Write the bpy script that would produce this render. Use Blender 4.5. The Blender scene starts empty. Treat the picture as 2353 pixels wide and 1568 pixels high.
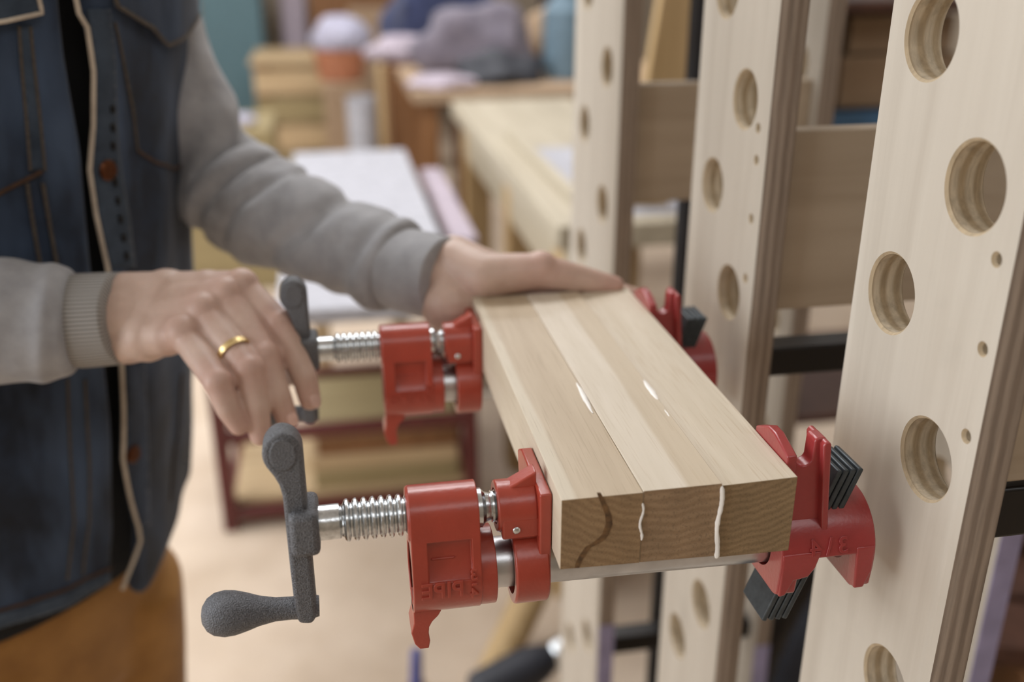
import bpy, bmesh, math, random
from mathutils import Vector, Matrix, noise
random.seed(7)
SC = bpy.context.scene
COL = SC.collection
V = Vector
# ------------------------------------------------------------------ camera
FPX, IW, IH = 2247.0, 2353.0, 1568.0
PITCH, YAW, CZ = math.radians(22.113), math.radians(10.431), 1.42
CAM = V((0, 0, CZ))
FW = V((math.sin(YAW) * math.cos(PITCH), math.cos(YAW) * math.cos(PITCH), -math.sin(PITCH)))
RT = V((math.cos(YAW), -math.sin(YAW), 0))
UP = RT.cross(FW)


def ray(u, v):
    return FW + RT * ((u - IW / 2) / FPX) + UP * ((IH / 2 - v) / FPX)


def at_d(u, v, d):
    return CAM + ray(u, v) * d


def at_x(u, v, x):
    r = ray(u, v)
    return CAM + r * (x / r.x)


def at_y(u, v, y):
    r = ray(u, v)
    return CAM + r * (y / r.y)


def at_z(u, v, z):
    r = ray(u, v)
    return CAM + r * ((z - CZ) / r.z)


cam_d = bpy.data.cameras.new('camera')
cam = bpy.data.objects.new('camera', cam_d)
COL.objects.link(cam)
cam.location = CAM
cam.matrix_world = Matrix.Translation(CAM) @ Matrix((RT, UP, -FW)).transposed().to_4x4()
cam_d.sensor_width = 36
cam_d.lens = FPX * 36 / IW
cam_d.clip_start = 0.02
cam_d.clip_end = 60
cam_d.dof.use_dof = True
cam_d.dof.focus_distance = 0.515
cam_d.dof.aperture_fstop = 3.5
SC.camera = cam
SC.view_settings.view_transform = 'Standard'
SC.view_settings.look = 'None'
SC.view_settings.gamma = 1
SC.view_settings.exposure = 0.0
SC.view_settings.use_curve_mapping = False
if hasattr(SC, 'cycles'):
    SC.cycles.adaptive_threshold = 0.03
    SC.cycles.use_denoising = True
    SC.cycles.max_bounces = 8

# ------------------------------------------------------------------ materials


def lin(c):
    out = []
    for k in c[:3]:
        k = k / 255.0
        out.append(k / 12.92 if k <= 0.04045 else ((k + 0.055) / 1.055) ** 2.4)
    return tuple(out) + (1.0,)


class NT:
    def __init__(s, name):
        s.m = bpy.data.materials.new(name)
        s.m.use_nodes = True
        s.t = s.m.node_tree
        s.b = s.t.nodes['Principled BSDF']

    def n(s, typ, **kw):
        x = s.t.nodes.new(typ)
        for k, v in kw.items():
            if k in x.inputs:
                x.inputs[k].default_value = v
            else:
                setattr(x, k, v)
        return x

    def l(s, a, b):
        s.t.links.new(a, b)

    def coord(s, scale=(1, 1, 1), out='Object', rot=(0, 0, 0)):
        tc = s.n('ShaderNodeTexCoord')
        mp = s.n('ShaderNodeMapping')
        mp.inputs['Scale'].default_value = scale
        mp.inputs['Rotation'].default_value = rot
        s.l(tc.outputs[out], mp.inputs['Vector'])
        return mp.outputs['Vector']

    def noise(s, vec, scale, detail=3, rough=.5, dist=0):
        x = s.n('ShaderNodeTexNoise')
        x.inputs['Scale'].default_value = scale
        x.inputs['Detail'].default_value = detail
        x.inputs['Roughness'].default_value = rough
        x.inputs['Distortion'].default_value = dist
        s.l(vec, x.inputs['Vector'])
        return x.outputs['Fac']

    def ramp(s, fac, stops):
        x = s.n('ShaderNodeValToRGB')
        e = x.color_ramp.elements
        while len(e) < len(stops):
            e.new(.5)
        for k, (p, c) in zip(e, stops):
            k.position = p
            k.color = lin(c)
        s.l(fac, x.inputs['Fac'])
        return x.outputs['Color']

    def bump(s, h, strength=.2, dist=.001):
        x = s.n('ShaderNodeBump')
        x.inputs['Strength'].default_value = strength
        x.inputs['Distance'].default_value = dist
        s.l(h, x.inputs['Height'])
        s.l(x.outputs['Normal'], s.b.inputs['Normal'])

    def mix(s, fac, a, b, typ='MIX'):
        x = s.n('ShaderNodeMix', data_type='RGBA', blend_type=typ)
        for sock, val in ((x.inputs['Factor'], fac), (x.inputs[6], a), (x.inputs[7], b)):
            if hasattr(val, 'links'):
                s.l(val, sock)
            else:
                sock.default_value = val
        return x.outputs[2]

    def base(s, c):
        s.l(c, s.b.inputs['Base Color']) if hasattr(c, 'links') else setattr(s.b.inputs['Base Color'], 'default_value', c)

    def set(s, **kw):
        for k, v in kw.items():
            s.b.inputs[k.replace('_', ' ')].default_value = v
        return s.m


def plain(name, c, rough=.6, metal=0, var=.08, scale=30, bump=0, bscale=400, **kw):
    """colour with a little procedural variation"""
    t = NT(name)
    vec = t.coord()
    f = t.noise(vec, scale, 4)
    lo = tuple(max(0, k * (1 - var)) for k in c)
    hi = tuple(min(255, k * (1 + var)) for k in c)
    t.base(t.ramp(f, [(.3, lo), (.7, hi)]))
    t.set(Roughness=rough, Metallic=metal, **kw)
    if bump:
        t.bump(t.noise(vec, bscale, 2), bump)
    return t.m


def wood(name, lo, hi, axis='Y', stretch=14, scale=60, rough=.6, bump=.15, pores=None):
    t = NT(name)
    sc = {'X': (1 / stretch, 1, 1), 'Y': (1, 1 / stretch, 1), 'Z': (1, 1, 1 / stretch)}[axis]
    vec = t.coord(sc)
    f = t.noise(vec, scale, 6, .6, .6)
    col = t.ramp(f, [(.28, lo), (.72, hi)])
    big = t.noise(vec, scale * .12, 2)
    col = t.mix(t.ramp(big, [(.35, (0, 0, 0)), (.65, (255, 255, 255))]), col, t.ramp(f, [(.25, tuple(k * .93 for k in lo)), (.75, hi)]))
    if pores:
        pv = t.coord({'X': (.03, 1, 1), 'Y': (1, .03, 1), 'Z': (1, 1, .03)}[axis])
        pn = t.noise(pv, 900, 2)
        col = t.mix(t.ramp(pn, [(.56, (0, 0, 0)), (.68, (150, 150, 150))]), col, lin(pores))
    t.base(col)
    t.set(Roughness=rough)
    t.bump(f, bump, .0006)
    return t.m


def endgrain(name, dark, light, centre, rscale=130, crack=None):
    """annual rings round a pith in the xz-plane, with fine pores"""
    t = NT(name)
    tc = t.n('ShaderNodeTexCoord')
    mp = t.n('ShaderNodeMapping')
    mp.inputs['Location'].default_value = (-centre[0], 0, -centre[1])
    t.l(tc.outputs['Object'], mp.inputs['Vector'])
    w = t.n('ShaderNodeTexWave', wave_type='RINGS', rings_direction='Y')
    w.inputs['Scale'].default_value = rscale
    w.inputs['Distortion'].default_value = 5.0
    w.inputs['Detail'].default_value = 4
    w.inputs['Detail Scale'].default_value = 1.1
    t.l(mp.outputs['Vector'], w.inputs['Vector'])
    n2 = t.noise(mp.outputs['Vector'], 900, 3)
    n3 = t.noise(mp.outputs['Vector'], 60, 3)
    col = t.ramp(w.outputs['Fac'], [(.1, dark), (.9, light)])
    col = t.mix(t.ramp(n3, [(.35, (0, 0, 0)), (.7, (160, 160, 160))]), col, lin(tuple(k * .8 for k in dark)))
    col = t.mix(t.ramp(n2, [(.52, (0, 0, 0)), (.72, (170, 170, 170))]), col, lin(tuple(k * .55 for k in dark)))
    t.base(col)
    t.set(Roughness=.75)
    t.bump(n2, .3, .0005)
    return t.m


def plyedge(name, bands=900, axis=0, lo=(136, 119, 104), hi=(164, 147, 131)):
    """stacked veneers: bands across the sheet thickness, streaked along it"""
    t = NT(name)
    vec = t.coord((1, 1, 1))
    w = t.n('ShaderNodeTexWave', wave_type='BANDS', bands_direction='XYZ'[axis])
    w.inputs['Scale'].default_value = bands / 20
    w.inputs['Distortion'].default_value = .8
    w.inputs['Detail'].default_value = 2
    t.l(vec, w.inputs['Vector'])
    v2 = t.coord((1, 1, .06))
    n = t.noise(v2, 260, 5, .65)
    col = t.ramp(w.outputs['Fac'], [(.2, lo), (.8, hi)])
    col = t.mix(t.ramp(n, [(.35, (0, 0, 0)), (.75, (190, 190, 190))]), col, lin(tuple(k * .62 for k in lo)))
    t.base(col)
    t.set(Roughness=.8)
    t.bump(n, .25, .0008)
    return t.m


def cloth(name, lo, hi, scale=25, weave=900, bump=.25, rough=.95, fade=None):
    t = NT(name)
    vec = t.coord()
    f = t.noise(vec, scale, 5, .6)
    col = t.ramp(f, [(.3, lo), (.72, hi)])
    if fade:
        f2 = t.noise(t.coord((1, 1, .3)), 16, 3, .6)
        col = t.mix(t.ramp(f2, [(.44, (0, 0, 0)), (.66, (215, 215, 215))]), col, lin(fade))
    wv = t.noise(vec, weave, 2, .7)
    col = t.mix(t.ramp(wv, [(.35, (90, 90, 90)), (.65, (0, 0, 0))]), col, lin(tuple(k * .6 for k in lo)))
    t.base(col)
    t.set(Roughness=rough)
    t.b.inputs['Sheen Weight'].default_value = .15
    t.bump(wv, bump, .0008)
    return t.m


M = {}
M['birch'] = wood('birch_veneer', (184, 174, 160), (199, 191, 178), 'Z', 18, 34, .6, .03)
# faint grey smudges of handling on the birch faces
_m = M['birch'].node_tree
_b = _m.nodes['Principled BSDF']
_src = _b.inputs['Base Color'].links[0].from_socket
_tc = _m.nodes.new('ShaderNodeTexCoord')
_n = _m.nodes.new('ShaderNodeTexNoise')
_n.inputs['Scale'].default_value = 11
_n.inputs['Detail'].default_value = 5
_m.links.new(_tc.outputs['Object'], _n.inputs['Vector'])
_r = _m.nodes.new('ShaderNodeMapRange')
_r.inputs['From Min'].default_value = .60
_r.inputs['From Max'].default_value = .78
_r.inputs['To Max'].default_value = .4
_m.links.new(_n.outputs['Fac'], _r.inputs['Value'])
_x = _m.nodes.new('ShaderNodeMix')
_x.data_type = 'RGBA'
_m.links.new(_r.outputs['Result'], _x.inputs['Factor'])
_m.links.new(_src, _x.inputs[6])
_x.inputs[7].default_value = lin((150, 143, 132))
_m.links.new(_x.outputs[2], _b.inputs['Base Color'])
M['ply'] = plyedge('plywood_edge')
M['plyh'] = plyedge('plywood_hole', 760, 0, (186, 166, 136), (218, 204, 180))
M['web'] = wood('web_board', (166, 148, 126), (180, 163, 142), 'X', 12, 30, .6, .06)
M['oak_a'] = wood('oak_tan', (186, 165, 134), (204, 185, 156), 'Y', 16, 70, .5, .12, (140, 112, 76))
M['oak_b'] = wood('oak_pale', (204, 188, 162), (218, 204, 182), 'Y', 16, 55, .48, .08, (178, 150, 112))
M['oak_c'] = wood('oak_cream', (199, 185, 162), (214, 202, 183), 'Y', 16, 60, .48, .1, (166, 138, 100))
M['oak_d'] = wood('oak_honey', (192, 167, 130), (208, 186, 152), 'Y', 16, 60, .48, .1, (166, 138, 100))
M['end_a'] = endgrain('oak_end_a', (142, 114, 82), (156, 128, 94), (.058, .105), 78)
M['end_b'] = endgrain('oak_end_b', (144, 117, 88), (157, 130, 100), (.052, .150), 70)
M['end_c'] = endgrain('oak_end_c', (134, 110, 79), (150, 125, 92), (.082, .105), 84)
M['stain'] = plain('oak_dark_stain', (98, 72, 44), .8, 0, .25, 260)
M['lavender'] = plain('lavender_light', (150, 143, 174), .5)  # bluish low light on the plywood edges, put into a colour
M['glue'] = plain('white_glue', (236, 232, 226), .35)


def paint(name, c, rough=.32):
    t = NT(name)
    vec = t.coord()
    f = t.noise(vec, 60, 3)
    t.base(t.ramp(f, [(.3, tuple(k * .93 for k in c)), (.7, c)]))
    t.set(Roughness=rough)
    t.b.inputs['Coat Weight'].default_value = .35
    t.b.inputs['Coat Roughness'].default_value = .22
    n = t.noise(vec, 420, 3)
    t.bump(n, .22, .0006)
    return t.m


M['red'] = paint('orange_red_enamel', (168, 64, 47))
M['crimson'] = paint('crimson_enamel', (160, 55, 55))
M['black_iron'] = plain('grey_powder_coat', (98, 99, 103), .42, .3, .3, 1500, 1, 1500)
M['zinc'] = plain('zinc_plate', (205, 208, 210), .24, 1, .1, 300, .08, 500)
M['steel'] = plain('pipe_steel', (196, 197, 200), .33, 1, .06, 60, .04, 700)
M['clutch'] = plain('clutch_steel', (72, 78, 82), .45, .6, .1, 200)
M['hole_dark'] = plain('dark_screw', (30, 28, 26), .6, .4)
M['gold'] = plain('gold', (222, 196, 142), .3, 1)
M['denim'] = cloth('denim', (12, 20, 34), (34, 49, 72), 26, 1100, .3, .95, (80, 99, 128))
M['denim_lt'] = cloth('denim_light', (38, 50, 66), (68, 82, 100), 40, 1100, .3)
M['denim_cream'] = cloth('frayed_edge', (176, 164, 150), (214, 202, 186), 60, 900, .4)
M['thread'] = cloth('seam_thread', (66, 58, 52), (96, 86, 76), 300, 900, .3)
M['thread_br'] = cloth('seam_thread_brown', (58, 38, 28), (84, 58, 40), 300, 900, .3)
M['shirt'] = cloth('black_shirt', (8, 8, 10), (16, 16, 19), 30, 900, .2)
M['hood'] = cloth('grey_jersey', (146, 146, 150), (174, 174, 178), 40, 1300, .22)
M['rib'] = None
M['trouser'] = cloth('ochre_twill', (140, 96, 42), (176, 128, 66), 14, 1200, .25)
M['shoe'] = plain('brown_leather', (70, 48, 34), .5)
M['hair'] = plain('dark_hair', (40, 30, 22), .6, 0, .3, 200)
M['copper'] = plain('copper_button', (92, 54, 32), .35, .8)
M['floor'] = None
M['dkred'] = plain('oxblood_paint', (88, 34, 32), .5)
M['white'] = plain('white_sheet', (166, 166, 173), .6)
M['lilac'] = plain('lilac_board', (166, 154, 165), .6)
M['teal'] = plain('teal_paint', (82, 110, 118), .6)
M['black'] = plain('black_steel', (26, 21, 18), .35, .3)
M['blue'] = plain('blue_plastic', (82, 122, 160), .4)
M['cobalt'] = plain('cobalt_plastic', (62, 72, 138), .4)
M['navy'] = cloth('navy_cloth', (34, 40, 66), (60, 68, 104), 20)
M['greycloth'] = cloth('grey_lilac_cloth', (98, 92, 104), (128, 120, 130), 20)
M['charcoal'] = plain('charcoal', (40, 42, 50), .6)
M['slate'] = plain('slate_blue', (98, 120, 134), .6)
M['orange'] = plain('orange_plastic', (172, 112, 82), .5)
M['bagwhite'] = plain('white_bag', (170, 168, 186), .6)
M['card'] = wood('cardboard', (154, 128, 102), (170, 146, 120), 'X', 4, 20, .8, .02)
M['tan'] = wood('tan_board', (176, 150, 112), (198, 174, 138), 'X', 12, 30)
M['olive'] = wood('olive_board', (138, 122, 84), (160, 144, 106), 'X', 12, 30)
M['pine'] = wood('pine_bench', (164, 153, 132), (182, 172, 152), 'Y', 14, 25)
M['pine_dk'] = wood('brown_wood', (112, 74, 42), (140, 98, 60), 'Z', 12, 25)
M['ochre_w'] = wood('ochre_wood', (166, 138, 94), (190, 162, 120), 'Z', 12, 25)
M['walnut'] = wood('walnut_board', (74, 48, 38), (98, 66, 52), 'Y', 12, 25)

t = NT('skin')
ca = t.n('ShaderNodeVertexColor', layer_name='tone')
vec = t.coord()
f = t.noise(vec, 55, 5, .6)
c0 = t.ramp(f, [(.3, (186, 158, 143)), (.7, (204, 178, 164))])
sepc = t.n('ShaderNodeSeparateColor')
t.l(ca.outputs['Color'], sepc.inputs['Color'])
c0 = t.mix(sepc.outputs['Red'], c0, lin((184, 132, 121)))
t.base(c0)
t.set(Roughness=.5)
t.b.inputs['Subsurface Weight'].default_value = .12
t.b.inputs['Subsurface Radius'].default_value = (.006, .002, .001)
v2 = t.n('ShaderNodeTexVoronoi')
v2.inputs['Scale'].default_value = 900
t.l(vec, v2.inputs['Vector'])
t.bump(v2.outputs['Distance'], .12, .0004)
M['skin'] = t.m
M['nail'] = plain('nail', (202, 168, 156), .35)

t = NT('rib_knit')
tc = t.n('ShaderNodeUVMap')
w = t.n('ShaderNodeTexWave', wave_type='BANDS', bands_direction='Y')
w.inputs['Scale'].default_value = 22
t.l(tc.outputs['UV'], w.inputs['Vector'])
t.base(t.ramp(w.outputs['Fac'], [(.1, (112, 108, 104)), (.8, (168, 164, 160))]))
t.set(Roughness=.95)
t.bump(w.outputs['Fac'], .6, .0012)
M['rib'] = t.m

t = NT('dusty_floor')
vec = t.coord()
f = t.noise(vec, 3.5, 6, .6)
f2 = t.noise(vec, 24, 4, .6)
c0 = t.ramp(f, [(.3, (188, 168, 146)), (.7, (214, 196, 176))])
c0 = t.mix(t.ramp(f2, [(.4, (0, 0, 0)), (.8, (120, 120, 120))]), c0, lin((196, 180, 168)))
t.base(c0)
t.set(Roughness=.7)
M['floor'] = t.m
M['wall'] = plain('plaster', (150, 138, 122), .9, 0, .06, 3)
M['ceiling'] = plain('ceiling_paint', (196, 192, 186), .9)

# ------------------------------------------------------------------ mesh helpers
ORG = {}


def root(name, loc, label, cat, group=None):
    o = bpy.data.objects.new(name, None)
    COL.objects.link(o)
    o.empty_display_size = .02
    o.location = loc
    ORG[o.name] = V(loc)
    tag(o, label, cat, group)
    return o


def tag(o, label, cat, group=None, kind=None):
    if label:
        o['label'] = label
    if cat:
        o['category'] = cat
    if group:
        o['group'] = group
    if kind:
        o['kind'] = kind
    return o


def basis(d):
    d = V(d).normalized()
    a = V((0, 0, 1)) if abs(d.z) < .9 else V((0, 1, 0))
    x = d.cross(a).normalized()
    return x, d.cross(x).normalized(), d


class MB:
    def __init__(s):
        s.bm = bmesh.new()
        s.uv = s.bm.loops.layers.uv.new('UVMap')
        s.slot = 0

    def face(s, vs, slot=None):
        try:
            f = s.bm.faces.new(vs)
        except ValueError:
            return None
        f.material_index = s.slot if slot is None else slot
        f.smooth = True
        return f

    def box(s, lo, hi, rot=None, piv=None):
        lo, hi = V(lo), V(hi)
        c = [V((x, y, z)) for x in (lo.x, hi.x) for y in (lo.y, hi.y) for z in (lo.z, hi.z)]
        if rot is not None:
            p = V(piv) if piv is not None else (lo + hi) / 2
            c = [rot @ (k - p) + p for k in c]
        v = [s.bm.verts.new(k) for k in c]
        for q in ((0, 1, 3, 2), (4, 6, 7, 5), (0, 4, 5, 1), (2, 3, 7, 6), (0, 2, 6, 4), (1, 5, 7, 3)):
            s.face([v[k] for k in q])
        return s

    def prism(s, pts, ext):
        """closed solid: outline pts swept along the vector ext"""
        ext = V(ext)
        a = [s.bm.verts.new(V(p)) for p in pts]
        b = [s.bm.verts.new(V(p) + ext) for p in pts]
        n = len(a)
        s.face(a[::-1])
        s.face(b)
        for k in range(n):
            s.face([a[k], a[(k + 1) % n], b[(k + 1) % n], b[k]])
        return s

    def rings(s, rr, cap=True, closed=True, uv=False):
        vr = [[s.bm.verts.new(p) for p in r] for r in rr]
        n = len(vr[0])
        for i in range(len(vr) - 1):
            for k in range(n if closed else n - 1):
                k2 = (k + 1) % n
                f = s.face([vr[i][k], vr[i][k2], vr[i + 1][k2], vr[i + 1][k]])
                if f and uv:
                    for lp, (uu, vv) in zip(f.loops, ((i, k), (i, k + 1), (i + 1, k + 1), (i + 1, k))):
                        lp[s.uv].uv = (uu / (len(vr) - 1), vv / n)
        if cap and closed:
            s.face(vr[0][::-1])
            s.face(vr[-1])
        return vr

    def lathe(s, p0, d, prof, seg=32, cap=True, sc=(1, 1)):
        x, y, d = basis(d)
        p0 = V(p0)
        rr = []
        for tt, r in prof:
            rr.append([p0 + d * tt + (x * math.cos(a) * sc[0] + y * math.sin(a) * sc[1]) * max(r, 1e-5)
                       for a in [2 * math.pi * k / seg for k in range(seg)]])
        s.rings(rr, cap)
        return s

    def cyl(s, p0, p1, r0, r1=None, seg=24):
        d = V(p1) - V(p0)
        return s.lathe(p0, d, [(0, r0), (d.length, r0 if r1 is None else r1)], seg)

    def pipe(s, p0, p1, ro, ri, seg=32):
        d = V(p1) - V(p0)
        L = d.length
        s.lathe(p0, d, [(0, ri), (0, ro), (L, ro), (L, ri), (0, ri)], seg, False)
        return s

    def tube(s, path, r, seg=10, cap=True):
        path = [V(p) for p in path]
        rr = []
        up = None
        for i, p in enumerate(path):
            d = (path[min(i + 1, len(path) - 1)] - path[max(i - 1, 0)]).normalized()
            if up is None:
                up = basis(d)[0]
            up = (up - d * up.dot(d)).normalized()
            w = d.cross(up)
            q = r[i] if isinstance(r, (list, tuple)) else r
            rr.append([p + (up * math.cos(a) + w * math.sin(a)) * q for a in [2 * math.pi * k / seg for k in range(seg)]])
        s.rings(rr, cap)
        return s

    def ell(s, c, r, rot=None, nu=24, nv=14):
        c = V(c)
        if not hasattr(r, '__len__'):
            r = (r, r, r)
        rr = []
        for i in range(nv + 1):
            a = math.pi * i / nv
            ring = []
            for k in range(nu):
                b = 2 * math.pi * k / nu
                p = V((r[0] * math.sin(a) * math.cos(b), r[1] * math.sin(a) * math.sin(b), r[2] * math.cos(a)))
                if i in (0, nv):
                    p = V((r[0] * 1e-3 * math.cos(b), r[1] * 1e-3 * math.sin(b), p.z))
                ring.append(c + (rot @ p if rot is not None else p))
            rr.append(ring)
        s.rings(rr)
        return s

    def capsule(s, p0, p1, r0, r1, seg=16):
        p0, p1 = V(p0), V(p1)
        d = p1 - p0
        L = d.length
        prof = [(-r0 * math.cos(a), r0 * math.sin(a)) for a in [math.pi / 2 * k / 5 for k in range(6)]]
        prof += [(L + r1 * math.sin(a), r1 * math.cos(a)) for a in [math.pi / 2 * k / 5 for k in range(6)]]
        return s.lathe(p0, d, prof, seg)

    def build(s, name, mat, parent=None, bevel=0, seg=2, ang=35, sub=0, solid=0, mods=()):
        bmesh.ops.recalc_face_normals(s.bm, faces=s.bm.faces[:])
        o0 = V((0, 0, 0))
        if parent is not None:
            o0 = ORG[parent.name]
        for v in s.bm.verts:
            v.co -= o0
        me = bpy.data.meshes.new(name)
        s.bm.to_mesh(me)
        s.bm.free()
        for m in (mat if isinstance(mat, (list, tuple)) else [mat]):
            me.materials.append(m)
        me.set_sharp_from_angle(angle=math.radians(ang))
        o = bpy.data.objects.new(name, me)
        COL.objects.link(o)
        ORG[o.name] = o0
        if parent is not None:
            o.parent = parent
        if solid:
            md = o.modifiers.new('solid', 'SOLIDIFY')
            md.thickness = solid
            md.offset = 0
        if bevel:
            md = o.modifiers.new('bevel', 'BEVEL')
            md.width = bevel
            md.segments = seg
            md.limit_method = 'ANGLE'
            md.angle_limit = math.radians(ang)
            md.harden_normals = False
        if sub:
            md = o.modifiers.new('sub', 'SUBSURF')
            md.levels = sub
            md.render_levels = sub
        return o


def bake(o):
    """replace the mesh by its modified result"""
    dg = bpy.context.evaluated_depsgraph_get()
    me = bpy.data.meshes.new_from_object(o.evaluated_get(dg))
    old = o.data
    o.modifiers.clear()
    o.data = me
    bpy.data.meshes.remove(old)
    return o


def copy_tree(o, parent=None):
    c = o.copy()
    COL.objects.link(c)
    c.parent = parent
    ORG[c.name] = ORG[o.name]
    for ch in list(o.children):
        copy_tree(ch, c)
    return c


def catmull(pts, n=8):
    pts = [V(p) for p in pts]
    out = []
    for i in range(len(pts) - 1):
        p0, p1, p2, p3 = pts[max(i - 1, 0)], pts[i], pts[i + 1], pts[min(i + 2, len(pts) - 1)]
        for k in range(n):
            t_ = k / n
            out.append(.5 * ((2 * p1) + (p2 - p0) * t_ + (2 * p0 - 5 * p1 + 4 * p2 - p3) * t_ ** 2 + (3 * p1 - p0 - 3 * p2 + p3) * t_ ** 3))
    out.append(pts[-1])
    return out


def solid_box(name, mat, lo, hi, parent=None, bevel=.003, rot=None, piv=None):
    return MB().box(lo, hi, rot, piv).build(name, mat, parent, bevel)


def thing_box(name, mat, lo, hi, label, cat, group=None, bevel=.003, rot=None):
    return tag(solid_box(name, mat, lo, hi, None, bevel, rot), label, cat, group)


RZ = lambda a: Matrix.Rotation(math.radians(a), 3, 'Z')
RY = lambda a: Matrix.Rotation(math.radians(a), 3, 'Y')
RX = lambda a: Matrix.Rotation(math.radians(a), 3, 'X')



def two_tone(name, edge, a_lo, a_hi, b_lo, b_hi, pores):
    """sapwood band: one colour left of edge, another right of it, wavering along the grain"""
    t = NT(name)
    vec = t.coord((1, 1 / 16, 1))
    f = t.noise(vec, 60, 6, .6, .6)
    tc = t.n('ShaderNodeTexCoord')
    sx = t.n('ShaderNodeSeparateXYZ')
    t.l(tc.outputs['Object'], sx.inputs['Vector'])
    wv = t.noise(t.coord((1, .25, 0)), 22, 2)
    ad = t.n('ShaderNodeMath', operation='MULTIPLY_ADD')
    t.l(wv, ad.inputs[0])
    ad.inputs[1].default_value = .010
    t.l(sx.outputs['X'], ad.inputs[2])
    mr_ = t.n('ShaderNodeMapRange')
    mr_.inputs['From Min'].default_value = edge + .004
    mr_.inputs['From Max'].default_value = edge + .0065
    t.l(ad.outputs[0], mr_.inputs['Value'])
    col = t.mix(mr_.outputs['Result'], t.ramp(f, [(.28, a_lo), (.72, a_hi)]), t.ramp(f, [(.28, b_lo), (.72, b_hi)]))
    pn = t.noise(t.coord((1, .03, 1)), 900, 2)
    col = t.mix(t.ramp(pn, [(.56, (0, 0, 0)), (.68, (130, 130, 130))]), col, lin(pores))
    t.base(col)
    t.set(Roughness=.5)
    t.bump(f, .1, .0006)
    return t.m


M['oak_a'] = two_tone('oak_left', .0065, (198, 185, 162), (212, 201, 182), (180, 161, 135), (198, 181, 156), (136, 112, 82))
M['oak_b'] = two_tone('oak_middle', .0645, (204, 192, 172), (219, 208, 192), (188, 171, 146), (204, 189, 166), (172, 149, 118))
# ------------------------------------------------------------------ the room
XL, XR, YB, YF, HC = -3.4, 3.6, 8.6, -2.2, 3.2


def struct(name, mb, mat):
    o = mb.build(name, mat)
    o['kind'] = 'structure'
    return o


struct('floor', MB().box((XL, YF, -.1), (XR, YB, 0)), M['floor'])
struct('ceiling', MB().box((XL, YF, HC), (XR, YB, HC + .1)), M['ceiling'])
struct('wall_back', MB().box((XL, YB, 0), (XR, YB + .1, HC)), M['wall'])
struct('wall_right', MB().box((XR, YF, 0), (XR + .1, YB, HC)), M['wall'])
struct('wall_front', MB().box((XL, YF - .1, 0), (XR, YF, HC)), M['wall'])
# left wall with one long window opening
wl = MB()
wl.box((XL - .1, YF, 0), (XL, YB, .6))
wl.box((XL - .1, YF, 2.9), (XL, YB, HC))
wl.box((XL - .1, YF, .6), (XL, -1.6, 2.9))
wl.box((XL - .1, 3.0, .6), (XL, YB, 2.9))
struct('wall_left', wl, M['wall'])
wf = MB()
for yy in (-1.6, -.47, .67, 1.80, 2.94):
    wf.box((XL - .08, yy, .6), (XL - .02, yy + .06, 2.9))
wf.box((XL - .08, -1.6, .6), (XL - .02, 3.0, .66))
wf.box((XL - .08, -1.6, 2.84), (XL - .02, 3.0, 2.9))
struct('window_1', wf, plain('window_paint', (210, 208, 204), .5))

# ------------------------------------------------------------------ lights
wd = bpy.data.worlds.new('world')
SC.world = wd
wd.use_nodes = True
wd.node_tree.nodes['Background'].inputs['Color'].default_value = (.75, .85, 1, 1)
wd.node_tree.nodes['Background'].inputs['Strength'].default_value = .6


def area(name, loc, to, size, power, col=(1, 1, 1), sy=None):
    d = bpy.data.lights.new(name, 'AREA')
    d.energy = power
    d.color = col
    d.shape = 'RECTANGLE'
    d.size = size
    d.size_y = sy or size
    o = bpy.data.objects.new(name, d)
    COL.objects.link(o)
    o.location = loc
    o.rotation_euler = (V(to) - V(loc)).to_track_quat('-Z', 'Y').to_euler()
    return o


area('window_daylight', (XL - .15, .7, 1.75), (0, .8, 1.1), 4.4, 156, (.965, .985, 1), 2.1)
area('ceiling_and_fill_light', (-.5, 2.3, HC - .08), (-.5, 2.2, 0), 2.4, 70, (.98, .985, 1), .8)
area('ceiling_and_fill_light', (.9, -1.2, HC - .08), (.6, -.6, 0), 2.4, 16, (.96, .98, 1), .8)  # fill lamp added behind the camera to brighten camera-facing sides
area('ceiling_and_fill_light', (1.0, 4.2, HC - .08), (1.0, 4.2, 0), 2.6, 52, (.98, .985, 1), .8)
area('ceiling_and_fill_light', (-1.2, 5.8, HC - .08), (-1.2, 5.8, 0), 2.6, 70, (.98, .985, 1), .8)

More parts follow.
